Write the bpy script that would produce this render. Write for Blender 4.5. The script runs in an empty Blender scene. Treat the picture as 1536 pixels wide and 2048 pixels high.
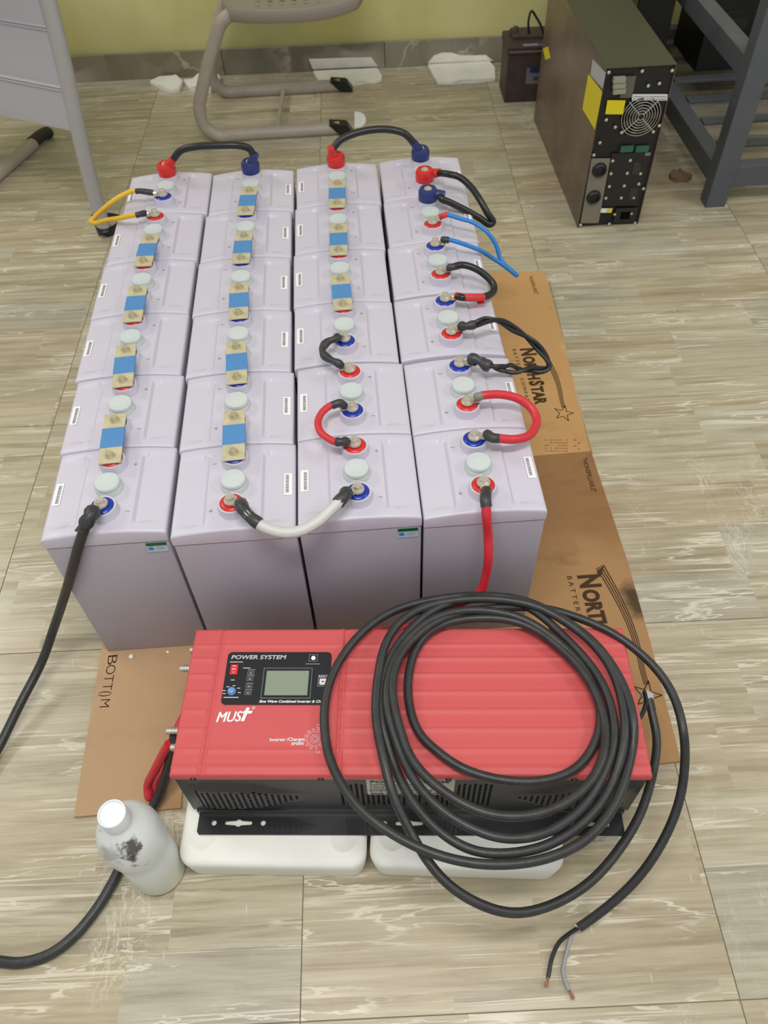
import bpy, bmesh, math, random
from mathutils import Matrix, Vector, noise

random.seed(7)
S = bpy.context.scene
COL = S.collection
PI = math.pi

# ------------------------------------------------------------------ camera
RM = Matrix(((0.997241, 0.070666, -0.022748), (-0.069254, 0.775166, -0.627951), (-0.026741, 0.627793, 0.777921)))
CAM = Vector((0.452, -0.687, 1.179))
FPX = 1589.42
cd = bpy.data.cameras.new('camera')
cam = bpy.data.objects.new('camera', cd)
COL.objects.link(cam)
cam.matrix_world = Matrix.Translation(CAM) @ RM.to_4x4()
cd.sensor_fit = 'VERTICAL'
cd.sensor_height = 24
cd.sensor_width = 18
cd.lens = FPX * 24 / 2048
cd.clip_start = .01
cd.dof.use_dof = True
cd.dof.focus_distance = 1.15
cd.dof.aperture_fstop = 5.0
S.camera = cam

# ------------------------------------------------------------------ light
w = bpy.data.worlds.new('room_light')
S.world = w
w.use_nodes = True
w.node_tree.nodes['Background'].inputs[0].default_value = (0.93, 0.97, 1.0, 1)
w.node_tree.nodes['Background'].inputs[1].default_value = 0.50


def area(name, loc, sx, sy, power, col=(1, .97, .92), rot=(0, 0, 0)):
    d = bpy.data.lights.new(name, 'AREA')
    d.shape = 'RECTANGLE'
    d.size = sx
    d.size_y = sy
    d.energy = power
    d.color = col
    o = bpy.data.objects.new(name, d)
    COL.objects.link(o)
    o.location = loc
    o.rotation_euler = rot
    return o


area('overhead_light', (0.35, -.62, 2.6), 1.2, .25, 30)
area('overhead_light', (-1.9, 1.5, 2.6), .5, 1.2, 24)
area('overhead_light', (2.8, -.2, 2.6), .5, 1.2, 20)  # unseen fill light, added to keep the foreground bright

S.view_settings.view_transform = 'Standard'
S.view_settings.look = 'None'
S.view_settings.gamma = 1
S.view_settings.exposure = 0.14
S.view_settings.use_curve_mapping = False


# ------------------------------------------------------------------ helpers
def ray(u, v):
    return RM @ Vector(((u - 768) / FPX, -(v - 1024) / FPX, -1))


def at(u, v, z=0.0):      # the point of the height z that the photo shows at (u, v)
    d = ray(u, v)
    return CAM + d * ((z - CAM.z) / d.z)


def aty(u, v, y):
    d = ray(u, v)
    return CAM + d * ((y - CAM.y) / d.y)


def atx(u, v, x):
    d = ray(u, v)
    return CAM + d * ((x - CAM.x) / d.x)


def lin(c):
    c = c / 255
    return c / 12.92 if c <= .04045 else ((c + .055) / 1.055) ** 2.4


def rgb(r, g, b):
    return (lin(r), lin(g), lin(b), 1)


def mat(name, col, rough=.5, metal=0, spec=.5, trans=0, sss=0, coat=0, nz=0, nscale=40, bump=0, bscale=200, emit=0):
    m = bpy.data.materials.new(name)
    m.use_nodes = True
    nt = m.node_tree
    b = nt.nodes['Principled BSDF']
    b.inputs['Base Color'].default_value = col
    b.inputs['Roughness'].default_value = rough
    b.inputs['Metallic'].default_value = metal
    b.inputs['Specular IOR Level'].default_value = spec
    b.inputs['Transmission Weight'].default_value = trans
    b.inputs['Coat Weight'].default_value = coat
    if sss:
        b.inputs['Subsurface Weight'].default_value = sss
        b.inputs['Subsurface Radius'].default_value = (.01, .01, .01)
    if emit:
        b.inputs['Emission Color'].default_value = col
        b.inputs['Emission Strength'].default_value = emit
    tc = nt.nodes.new('ShaderNodeTexCoord')
    if nz:
        n = nt.nodes.new('ShaderNodeTexNoise')
        n.inputs['Scale'].default_value = nscale
        n.inputs['Detail'].default_value = 5
        nt.links.new(tc.outputs['Object'], n.inputs['Vector'])
        r = nt.nodes.new('ShaderNodeValToRGB')
        r.color_ramp.elements[0].position = .3
        r.color_ramp.elements[1].position = .7
        r.color_ramp.elements[0].color = tuple(c * (1 - nz) for c in col[:3]) + (1,)
        r.color_ramp.elements[1].color = tuple(min(1, c * (1 + nz)) for c in col[:3]) + (1,)
        nt.links.new(n.outputs['Fac'], r.inputs['Fac'])
        nt.links.new(r.outputs['Color'], b.inputs['Base Color'])
    if bump:
        n2 = nt.nodes.new('ShaderNodeTexNoise')
        n2.inputs['Scale'].default_value = bscale
        n2.inputs['Detail'].default_value = 3
        nt.links.new(tc.outputs['Object'], n2.inputs['Vector'])
        bp = nt.nodes.new('ShaderNodeBump')
        bp.inputs['Strength'].default_value = bump
        bp.inputs['Distance'].default_value = .001
        nt.links.new(n2.outputs['Fac'], bp.inputs['Height'])
        nt.links.new(bp.outputs['Normal'], b.inputs['Normal'])
    return m


class NG:      # small node graph builder
    def __init__(self, m):
        self.nt = m.node_tree

    def n(self, t, **kw):
        x = self.nt.nodes.new(t)
        for k, v in kw.items():
            setattr(x, k, v)
        return x

    def set(self, sock, v):
        if hasattr(v, 'is_output') or isinstance(v, bpy.types.NodeSocket):
            self.nt.links.new(v, sock)
        else:
            sock.default_value = v

    def math(self, op, a, b=0.0, c=0.0, clamp=False):
        x = self.n('ShaderNodeMath', operation=op, use_clamp=clamp)
        self.set(x.inputs[0], a)
        self.set(x.inputs[1], b)
        self.set(x.inputs[2], c)
        return x.outputs[0]

    def mix(self, f, a, b, blend='MIX'):
        x = self.n('ShaderNodeMix', data_type='RGBA', blend_type=blend)
        self.set(x.inputs[0], f)
        self.set(x.inputs[6], a)
        self.set(x.inputs[7], b)
        return x.outputs[2]

    def noise(self, vec, scale, detail=4, rough=.55, dist=0.0):
        x = self.n('ShaderNodeTexNoise')
        self.set(x.inputs['Vector'], vec)
        x.inputs['Scale'].default_value = scale
        x.inputs['Detail'].default_value = detail
        x.inputs['Roughness'].default_value = rough
        x.inputs['Distortion'].default_value = dist
        return x.outputs['Fac']

    def mapv(self, vec, loc=(0, 0, 0), rot=(0, 0, 0), sc=(1, 1, 1)):
        x = self.n('ShaderNodeMapping')
        self.set(x.inputs['Vector'], vec)
        x.inputs['Location'].default_value = loc
        x.inputs['Rotation'].default_value = rot
        x.inputs['Scale'].default_value = sc
        return x.outputs[0]

    def ramp(self, f, stops):
        x = self.n('ShaderNodeValToRGB')
        e = x.color_ramp.elements
        while len(e) < len(stops):
            e.new(.5)
        for i, (p, c) in enumerate(stops):
            e[i].position = p
            e[i].color = c if len(c) == 4 else (c[0], c[1], c[2], 1)
        self.set(x.inputs['Fac'], f)
        return x.outputs['Color']

    def smooth(self, v, a, b):
        x = self.n('ShaderNodeMapRange', interpolation_type='SMOOTHSTEP')
        self.set(x.inputs['Value'], v)
        x.inputs['From Min'].default_value = a
        x.inputs['From Max'].default_value = b
        return x.outputs[0]


def link(o, parent=None):
    COL.objects.link(o)
    if parent is not None:
        o.parent = parent
    return o


def tag(o, label=None, cat=None, group=None, kind=None):
    if label: o['label'] = label
    if cat: o['category'] = cat
    if group: o['group'] = group
    if kind: o['kind'] = kind
    return o


def empty(name, loc=(0, 0, 0), rz=0.0, label=None, cat=None, group=None):
    o = bpy.data.objects.new(name, None)
    o.empty_display_size = .05
    o.location = loc
    o.rotation_euler = (0, 0, rz)
    COL.objects.link(o)
    return tag(o, label, cat, group)


def obj(name, bm, m, parent=None, smooth=False, recalc=True):
    me = bpy.data.meshes.new(name)
    if recalc:
        bmesh.ops.recalc_face_normals(bm, faces=bm.faces[:])
    if smooth:
        for f in bm.faces:
            f.smooth = True
    bm.to_mesh(me)
    bm.free()
    ms = m if isinstance(m, (list, tuple)) else [m]
    for x in ms:
        me.materials.append(x)
    if smooth:
        try:
            me.set_sharp_from_angle(angle=math.radians(40))
        except Exception:
            pass
    return link(bpy.data.objects.new(name, me), parent)


def box(bm, c, s, bev=0, rz=0.0, seg=2, M=None):
    r = bmesh.ops.create_cube(bm, size=1)
    vs = r['verts']
    bmesh.ops.scale(bm, vec=s, verts=vs)
    if bev:
        es = list({e for v in vs for e in v.link_edges})
        rr = bmesh.ops.bevel(bm, geom=es, offset=bev, segments=seg, affect='EDGES', profile=.5)
        vs = list({v for f in rr['faces'] for v in f.verts} | {v for v in vs if v.is_valid})
    T = Matrix.Translation(c) @ Matrix.Rotation(rz, 4, 'Z')
    if M is not None:
        T = M @ T
    bmesh.ops.transform(bm, matrix=T, verts=vs)
    return vs


def cyl(bm, p0, p1, r0, r1=None, seg=20, cap=True):
    p0, p1 = Vector(p0), Vector(p1)
    r1 = r0 if r1 is None else r1
    d = p1 - p0
    q = d.to_track_quat('Z', 'Y').to_matrix().to_4x4()
    r = bmesh.ops.create_cone(bm, cap_ends=cap, segments=seg, radius1=r0, radius2=r1, depth=d.length)
    bmesh.ops.transform(bm, matrix=Matrix.Translation((p0 + p1) / 2) @ q, verts=r['verts'])


def lathe(bm, prof, c=(0, 0, 0), seg=28, M=None):
    rings = []
    T = Matrix.Translation(c) if M is None else M
    for r, z in prof:
        if r < 1e-6:
            rings.append([bm.verts.new(T @ Vector((0, 0, z)))])
        else:
            rings.append([bm.verts.new(T @ Vector((r * math.cos(2 * PI * i / seg), r * math.sin(2 * PI * i / seg), z))) for i in range(seg)])
    for a, b in zip(rings, rings[1:]):
        for i in range(seg):
            j = (i + 1) % seg
            if len(a) == 1 and len(b) == 1: continue
            if len(a) == 1: bm.faces.new((a[0], b[i], b[j]))
            elif len(b) == 1: bm.faces.new((a[i], a[j], b[0]))
            else: bm.faces.new((a[i], a[j], b[j], b[i]))


def catmull(pts, n=8, closed=False):
    pts = [Vector(p) for p in pts]
    out = []
    N = len(pts)
    for i in range(N if closed else N - 1):
        p0 = pts[i - 1] if (i > 0 or closed) else pts[0] * 2 - pts[1]
        p1 = pts[i]
        p2 = pts[(i + 1) % N]
        p3 = pts[(i + 2) % N] if (i + 2 < N or closed) else pts[-1] * 2 - pts[-2]
        # centripetal parametrisation
        t1 = max((p1 - p0).length, 1e-6) ** .5
        t2 = t1 + max((p2 - p1).length, 1e-6) ** .5
        t3 = t2 + max((p3 - p2).length, 1e-6) ** .5
        for k in range(n):
            t = t1 + (t2 - t1) * k / n
            a1 = p0 * ((t1 - t) / t1) + p1 * (t / t1)
            a2 = p1 * ((t2 - t) / (t2 - t1)) + p2 * ((t - t1) / (t2 - t1))
            a3 = p2 * ((t3 - t) / (t3 - t2)) + p3 * ((t - t2) / (t3 - t2))
            b1 = a1 * ((t2 - t) / t2) + a2 * (t / t2)
            b2 = a2 * ((t3 - t) / (t3 - t1)) + a3 * ((t - t1) / (t3 - t1))
            out.append(b1 * ((t2 - t) / (t2 - t1)) + b2 * ((t - t1) / (t2 - t1)))
    if not closed:
        out.append(pts[-1].copy())
    return out


def tube(bm, pts, r, seg=10, n=8, smooth=True, flat=1.0, square=False):
    P = catmull(pts, n) if smooth else [Vector(p) for p in pts]
    rad = r if callable(r) else (lambda t: r)
    prev = None
    rings = []
    N = len(P)
    up = Vector((0, 0, 1))
    for i, p in enumerate(P):
        t = (P[min(i + 1, N - 1)] - P[max(i - 1, 0)]).normalized()
        if prev is None:
            a = t.cross(up)
            if a.length < .05: a = t.cross(Vector((0, 1, 0)))
            a.normalize()
        else:
            a = (prev - t * prev.dot(t)).normalized()
        prev = a
        b = t.cross(a)
        rr = rad(i / (N - 1))
        ring = []
        for k in range(seg):
            th = 2 * PI * k / seg
            if square: th += PI / 4
            ring.append(bm.verts.new(p + a * math.cos(th) * rr + b * math.sin(th) * rr * flat))
        rings.append(ring)
    for a, b in zip(rings, rings[1:]):
        for k in range(seg):
            j = (k + 1) % seg
            bm.faces.new((a[k], a[j], b[j], b[k]))
    bm.faces.new(rings[0])
    bm.faces.new(rings[-1])
    return P


def poly_slab(bm, pts, z0, z1):
    a = [bm.verts.new((p[0], p[1], z0)) for p in pts]
    b = [bm.verts.new((p[0], p[1], z1)) for p in pts]
    bm.faces.new(b)
    bm.faces.new(a[::-1])
    n = len(pts)
    for i in range(n):
        j = (i + 1) % n
        bm.faces.new((a[i], a[j], b[j], b[i]))


def quad(bm, a, b, c, d, nrm, th=.0006):
    """a thin sticker through four points, th thick along nrm"""
    nrm = Vector(nrm).normalized() * th
    P = [Vector(p) for p in (a, b, c, d)]
    lo = [bm.verts.new(p) for p in P]
    hi = [bm.verts.new(p + nrm) for p in P]
    bm.faces.new(hi)
    bm.faces.new(lo[::-1])
    for i in range(4):
        j = (i + 1) % 4
        bm.faces.new((lo[i], lo[j], hi[j], hi[i]))


def text(s, size, m, parent, M, bold=0.0, shear=0.0, sx=1.0, th=.0002, name='lettering', align='LEFT', space=1.0, fit=None):
    cu = bpy.data.curves.new('t', 'FONT')
    cu.body = s
    cu.size = size
    cu.offset = bold
    cu.shear = shear
    cu.extrude = th
    cu.align_x = align
    cu.space_character = space
    cu.resolution_u = 3
    o = bpy.data.objects.new('t', cu)
    COL.objects.link(o)
    dg = bpy.context.evaluated_depsgraph_get()
    me = bpy.data.meshes.new_from_object(o.evaluated_get(dg))
    bpy.data.objects.remove(o)
    if fit:
        xs = [v.co.x for v in me.vertices]
        wd = max(xs) - min(xs)
        sx = fit / wd
    me.transform(M @ Matrix.Diagonal((sx, 1, 1, 1)))
    me.name = name
    me.materials.clear()
    me.materials.append(m)
    return link(bpy.data.objects.new(name, me), parent)


# ------------------------------------------------------------------ materials
lilac = mat('lilac_plastic', rgb(201, 196, 208), .36, bump=.15, bscale=900)
lilac_case = mat('lilac_case_plastic', rgb(176, 169, 179), .45, bump=.12, bscale=900)
cap_grey = mat('vent_plug_plastic', rgb(198, 205, 203), .5, nz=.04)
red_pl = mat('red_plastic', rgb(208, 42, 40), .3)
blue_pl = mat('blue_plastic', rgb(24, 52, 160), .25)
navy_pl = mat('navy_plastic', rgb(40, 52, 110), .4)
steel = mat('plated_steel', rgb(214, 208, 194), .3, .65)
brass = mat('tin_brass', rgb(198, 188, 162), .38, .6, nz=.15)
bus_m = mat('tinned_copper', rgb(200, 191, 158), .45, .2, nz=.1, nscale=90)
tape_b = mat('blue_tape', rgb(78, 134, 188), .6, bump=.3)
tape_k = mat('black_tape', rgb(52, 53, 55), .42, bump=.6, bscale=150, nz=.2)
tape_r = mat('red_tape', rgb(206, 54, 52), .4, bump=.4)
rub_k = mat('black_cable_jacket', rgb(46, 46, 46), .42, nz=.25, nscale=60, bump=.25)
rub_k2 = mat('black_cable_gloss', rgb(30, 30, 30), .35)
cab_r = mat('red_cable_jacket', rgb(205, 45, 56), .42)
cab_b = mat('blue_cable_jacket', rgb(35, 125, 200), .42)
cab_y = mat('yellow_cable_jacket', rgb(226, 180, 40), .42)
cab_w = mat('pale_grey_cable_jacket', rgb(200, 200, 194), .45)
white_lab = mat('white_label_paper', rgb(236, 236, 236), .55)
ink = mat('dark_print', rgb(70, 66, 66), .6)
ink_soft = mat('faded_print', rgb(150, 146, 150), .6)
blk = mat('black_plastic', rgb(24, 24, 24), .45)
blk_gl = mat('black_gloss_metal', rgb(28, 28, 30), .28, .0, coat=.3)
copper = mat('bare_copper', rgb(165, 110, 88), .5, .4)
silver = mat('foil', rgb(220, 222, 225), .25, .8)


def floor_mat(name, dark=1.0, rough=.17, row=.105, crackle=.75, vein=.8):
    m = mat(name, rgb(170, 160, 135), rough, spec=.5)
    g = NG(m)
    b = m.node_tree.nodes['Principled BSDF']
    geo = g.n('ShaderNodeNewGeometry').outputs['Position']
    oi = g.n('ShaderNodeObjectInfo').outputs['Random']
    p = g.mapv(geo, rot=(0, 0, .03))
    off = g.n('ShaderNodeCombineXYZ')
    g.set(off.inputs[0], g.math('MULTIPLY', oi, 17.0))
    g.set(off.inputs[1], g.math('MULTIPLY', oi, 9.0))
    va = g.n('ShaderNodeVectorMath', operation='ADD')
    g.set(va.inputs[0], p)
    g.set(va.inputs[1], off.outputs[0])
    v = va.outputs[0]
    sx = g.n('ShaderNodeSeparateXYZ')
    g.set(sx.inputs[0], v)
    # planks printed on the tile
    ry = g.math('FLOOR', g.math('DIVIDE', sx.outputs[1], row))
    wn = g.n('ShaderNodeTexWhiteNoise', noise_dimensions='1D')
    g.set(wn.inputs['W'], ry)
    cx = g.math('FLOOR', g.math('ADD', g.math('DIVIDE', sx.outputs[0], .34), g.math('MULTIPLY', wn.outputs['Value'], 5.0)))
    cmb = g.n('ShaderNodeCombineXYZ')
    g.set(cmb.inputs[0], cx)
    g.set(cmb.inputs[1], ry)
    wn2 = g.n('ShaderNodeTexWhiteNoise', noise_dimensions='2D')
    g.set(wn2.inputs['Vector'], cmb.outputs[0])
    tint = wn2.outputs['Value']
    # shift the grain per plank
    sh = g.n('ShaderNodeCombineXYZ')
    g.set(sh.inputs[2], g.math('MULTIPLY', tint, 3.0))
    vb = g.n('ShaderNodeVectorMath', operation='ADD')
    g.set(vb.inputs[0], v)
    g.set(vb.inputs[1], sh.outputs[0])
    v2 = vb.outputs[0]
    grain = g.noise(g.mapv(v2, sc=(1.6, 26, 1)), 1.7, 8, .66, .7)
    fine = g.noise(g.mapv(v2, sc=(6, 160, 1)), 1.5, 4, .6, .2)
    cloud = g.noise(v2, 6, 4, .6, .4)
    mixv = g.math('ADD', g.math('MULTIPLY', grain, .70), g.math('ADD', g.math('MULTIPLY', fine, .18), g.math('MULTIPLY', cloud, .12)))
    mixv = g.math('ADD', mixv, g.math('MULTIPLY', g.math('SUBTRACT', tint, .5), .06))
    d = dark
    c = g.ramp(mixv, [(.32, rgb(138 * d, 125 * d, 103 * d)), (.43, rgb(162 * d, 151 * d, 126 * d)), (.51, rgb(180 * d, 170 * d, 144 * d)), (.60, rgb(193 * d, 184 * d, 159 * d)), (.72, rgb(204 * d, 197 * d, 176 * d))])
    # warm / cool drift between planks
    hue = g.math('FRACT', g.math('MULTIPLY', tint, 7.31))
    c = g.mix(g.math('MULTIPLY', g.smooth(hue, .55, 1), .28), c, rgb(168, 166, 156))
    c = g.mix(g.math('MULTIPLY', g.smooth(hue, .45, 0), .30), c, rgb(176, 152, 116))
    # thin pale veins that run with the grain
    vn = g.noise(g.mapv(v2, sc=(1.3, 10, 1)), 2.2, 5, .55, .35)
    ridge = g.smooth(g.math('ABSOLUTE', g.math('SUBTRACT', vn, .5)), .014, .003)
    gate = g.smooth(g.noise(g.mapv(v2, loc=(5, 2, 0), sc=(2.2, 9, 1)), 2.0, 2), .46, .60)
    vn2 = g.noise(g.mapv(v2, loc=(2, 7, 3), sc=(.55, 30, 1)), 1.8, 3, .5, .25)
    ridge = g.math('MAXIMUM', ridge, g.math('MULTIPLY', g.smooth(g.math('ABSOLUTE', g.math('SUBTRACT', vn2, .52)), .026, .006), .9))
    c = g.mix(g.math('MULTIPLY', g.math('MULTIPLY', ridge, gate), vein), c, rgb(222, 214, 194))
    # broad pale smears
    sm = g.smooth(g.noise(g.mapv(v2, loc=(3, 8, 1), sc=(1.6, 16, 1)), 2.0, 5, .6, .6), .64, .72)
    c = g.mix(g.math('MULTIPLY', sm, .28), c, rgb(212, 205, 188))
    # crackled pale patches
    vo = g.noise(g.mapv(v, loc=(1, 1, 4), sc=(5, 2.2, 1)), 5.5, 6, .7, 1.4)
    crk = g.smooth(g.math('ABSOLUTE', g.math('SUBTRACT', vo, .5)), .022, .0)
    pg = g.smooth(g.noise(g.mapv(v, loc=(9, 3, 2), sc=(3.4, 1.3, 1)), 1.7, 2), .62, .70)
    c = g.mix(g.math('MULTIPLY', g.math('MULTIPLY', crk, pg), crackle), c, rgb(218, 214, 200))
    # short scratches
    scr = g.n('ShaderNodeTexVoronoi', feature='F1')
    g.set(scr.inputs['Vector'], g.mapv(v, rot=(0, 0, .35), sc=(26, 3.2, 1)))
    scr.inputs['Scale'].default_value = 2.4
    sc2 = g.smooth(scr.outputs['Distance'], .07, .03)
    c = g.mix(g.math('MULTIPLY', sc2, .6), c, rgb(220, 216, 204))
    g.set(b.inputs['Base Color'], c)
    g.set(b.inputs['Roughness'], g.math('ADD', rough, g.math('MULTIPLY', cloud, .16)))
    bp = g.n('ShaderNodeBump')
    bp.inputs['Strength'].default_value = .05
    bp.inputs['Distance'].default_value = .002
    g.set(bp.inputs['Height'], fine)
    g.set(b.inputs['Normal'], bp.outputs[0])
    return m


tile_m = floor_mat('wood_look_tile')
base_m = floor_mat('baseboard_tile', dark=.74, rough=.04, row=.06, crackle=.1, vein=.35)
grout = mat('grout', rgb(138, 126, 104), .8)


def wall_mat():
    m = mat('yellow_green_wall_paint', rgb(190, 186, 118), .28)
    g = NG(m)
    b = m.node_tree.nodes['Principled BSDF']
    geo = g.n('ShaderNodeNewGeometry').outputs['Position']
    n1 = g.noise(g.mapv(geo, sc=(1.3, 1.3, .5)), 2.2, 3)
    n2 = g.noise(geo, 60, 3)
    c = g.mix(g.smooth(n1, .35, .68), rgb(200, 193, 122), rgb(218, 212, 150))
    c = g.mix(g.math('MULTIPLY', n2, .12), c, rgb(160, 150, 96))
    g.set(b.inputs['Base Color'], c)
    return m


def card_mat(name, c1, c2, c3):
    m = mat(name, c1, .75, spec=.2)
    g = NG(m)
    b = m.node_tree.nodes['Principled BSDF']
    tc = g.n('ShaderNodeTexCoord').outputs['Object']
    n1 = g.noise(g.mapv(tc, sc=(1.5, 2.5, 1)), 4, 5, .6, .6)
    c = g.ramp(n1, [(.3, c3), (.45, c1), (.6, c1), (.75, c2)])
    fl = g.noise(g.mapv(tc, sc=(4, 140, 1)), 2, 3)
    c = g.mix(g.math('MULTIPLY', fl, .22), c, c3)
    sp = g.smooth(g.noise(tc, 42, 2), .74, .78)
    c = g.mix(g.math('MULTIPLY', sp, .5), c, rgb(90, 64, 40))
    g.set(b.inputs['Base Color'], c)
    bp = g.n('ShaderNodeBump')
    bp.inputs['Strength'].default_value = .12
    bp.inputs['Distance'].default_value = .001
    g.set(bp.inputs['Height'], fl)
    g.set(b.inputs['Normal'], bp.outputs[0])
    return m, g, tc, c


# ------------------------------------------------------------------ setting: floor, wall, baseboard
TA = -.03                    # the tiles lie at a small angle to the batteries
TP, TQ = .556, .549
T0 = Vector((.324, -.549, 0))
RT = Matrix.Rotation(TA, 4, 'Z')
bm = bmesh.new()
box(bm, (.6, .6, -.011), (7.2, 6.6, .018), rz=0)
floor = tag(obj('floor', bm, grout), kind='structure')


def wall_y(x):
    return 2.268 - .026 * (x - .0)


tbm = bmesh.new()
box(tbm, (0, 0, -.004), (TP - .0012, TQ - .0012, .008), .0004, seg=1)
tile0 = None
for i in range(-6, 7):
    for j in range(-4, 6):
        c = T0 + RT @ Vector(((i + .5) * TP, (j + .5) * TQ, 0))
        if j == 5:           # the row cut along the wall
            d = wall_y(c.x) - (c.y - TQ / 2) - .001
            if d < .02: continue
            b2 = bmesh.new()
            box(b2, (0, -(TQ - d) / 2, -.004), (TP - .0012, d - .0012, .008), .0004, seg=1)
            o = obj('tile', b2, tile_m, floor)
        elif tile0 is None:
            o = tile0 = obj('tile', tbm, tile_m, floor)
        else:
            o = tile0.copy()
            COL.objects.link(o)
        o.location = c
        o.rotation_euler = (0, 0, TA)

wm = wall_mat()
wa = math.atan(-.026)
bm = bmesh.new()
box(bm, (.5, wall_y(.5) + .06, 1.35), (7.0, .1, 2.7), rz=wa)
tag(obj('wall_back', bm, wm), kind='structure')
bm = bmesh.new()
box(bm, (.5, wall_y(.5) + .003, .04), (7.0, .012, .078), rz=wa)
bb = tag(obj('baseboard_back', bm, grout), kind='structure')
for i in range(-5, 6):
    x = .35 + i * TP
    bm = bmesh.new()
    box(bm, (0, 0, 0), (TP - .002, .009, .082), .0008, seg=1)
    o = obj('tile', bm, base_m, bb)
    o.location = (x, wall_y(x) - .0055, .0415)
    o.rotation_euler = (0, 0, wa)

# ------------------------------------------------------------------ batteries
POS = [[[0.0877, 0.8966], [0.0803, 0.7337], [0.0779, 0.5708], [0.0791, 0.4079], [0.0845, 0.2444], [0.0885, 0.0815]], [[0.263, 0.886], [0.2588, 0.7231], [0.2572, 0.5602], [0.2598, 0.3973], [0.2646, 0.2339], [0.2676, 0.071]], [[0.4415, 0.8921], [0.4383, 0.7292], [0.436, 0.5663], [0.4378, 0.4034], [0.4426, 0.2381], [0.4429, 0.0752]], [[0.6197, 0.8972], [0.6184, 0.7343], [0.6151, 0.5714], [0.6139, 0.4041], [0.6171, 0.2341], [0.6174, 0.0712]]]
BW, BD, BH = .1725, .1615, .3115
CARD = .006            # the batteries stand on the cardboard


def sst(x, a, b):
    t = min(1, max(0, (x - a) / (b - a)))
    return t * t * (3 - 2 * t)


def lid_z(x, y):
    z = BH + .0075 * (1 - (2 * x / BW) ** 2)
    ax = abs(x)
    k = sst(ax, .0385, .0425) * max(0, 1 - max(0, ax - .0425) / .040)
    yy = (y if x > 0 else -y)
    k *= sst(y, -.064, -.060) * sst(-y, -.068, -.064)
    z -= .0046 * k
    d = min(BW / 2 - ax, BD / 2 - abs(y))
    if d < .004:
        z -= .0035 * (1 - math.sqrt(max(0, 1 - (1 - d / .004) ** 2)))
    return z


def lid_bm():
    bm = bmesh.new()
    xs = [-BW / 2 + f for f in (0, .0007, .002, .004)] + [-.077 + .077 * 2 * i / 44 for i in range(45)] + [BW / 2 - f for f in (.004, .002, .0007, 0)]
    ys = [-BD / 2 + f for f in (0, .0007, .002, .004)] + [-.072 + .144 * i / 36 for i in range(37)] + [BD / 2 - f for f in (.004, .002, .0007, 0)]
    gx = sorted(set(round(v, 5) for v in xs))
    gy = sorted(set(round(v, 5) for v in ys))
    V = [[bm.verts.new((x, y, lid_z(x, y))) for y in gy] for x in gx]
    for i in range(len(gx) - 1):
        for j in range(len(gy) - 1):
            bm.faces.new((V[i][j], V[i + 1][j], V[i + 1][j + 1], V[i][j + 1]))
    loop = [V[i][0] for i in range(len(gx))] + [V[-1][j] for j in range(1, len(gy))] + [V[i][-1] for i in range(len(gx) - 2, -1, -1)] + [V[0][j] for j in range(len(gy) - 2, 0, -1)]
    prev = loop
    for dz, ins in ((.2920, .0002), (.2912, .0035)):
        cur = [bm.verts.new((v.co.x - math.copysign(ins, v.co.x), v.co.y - math.copysign(ins, v.co.y), dz)) for v in loop]
        for i in range(len(loop)):
            j = (i + 1) % len(loop)
            bm.faces.new((prev[i], prev[j], cur[j], cur[i]))
        prev = cur
    return bm


RED_L = ['front row', 'second row from the front', 'third row from the front', 'fourth row from the front', 'fifth row from the front', 'back row']
COLN = ['leftmost column', 'second column from the left', 'third column from the left', 'rightmost column']
COLN2 = ['in the leftmost column', 'in the second column from the left', 'in the third column from the left', 'in the rightmost column']
TY = .0445             # terminals sit this far from the middle of the lid
ZC = .3370             # top of the coloured seal


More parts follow.
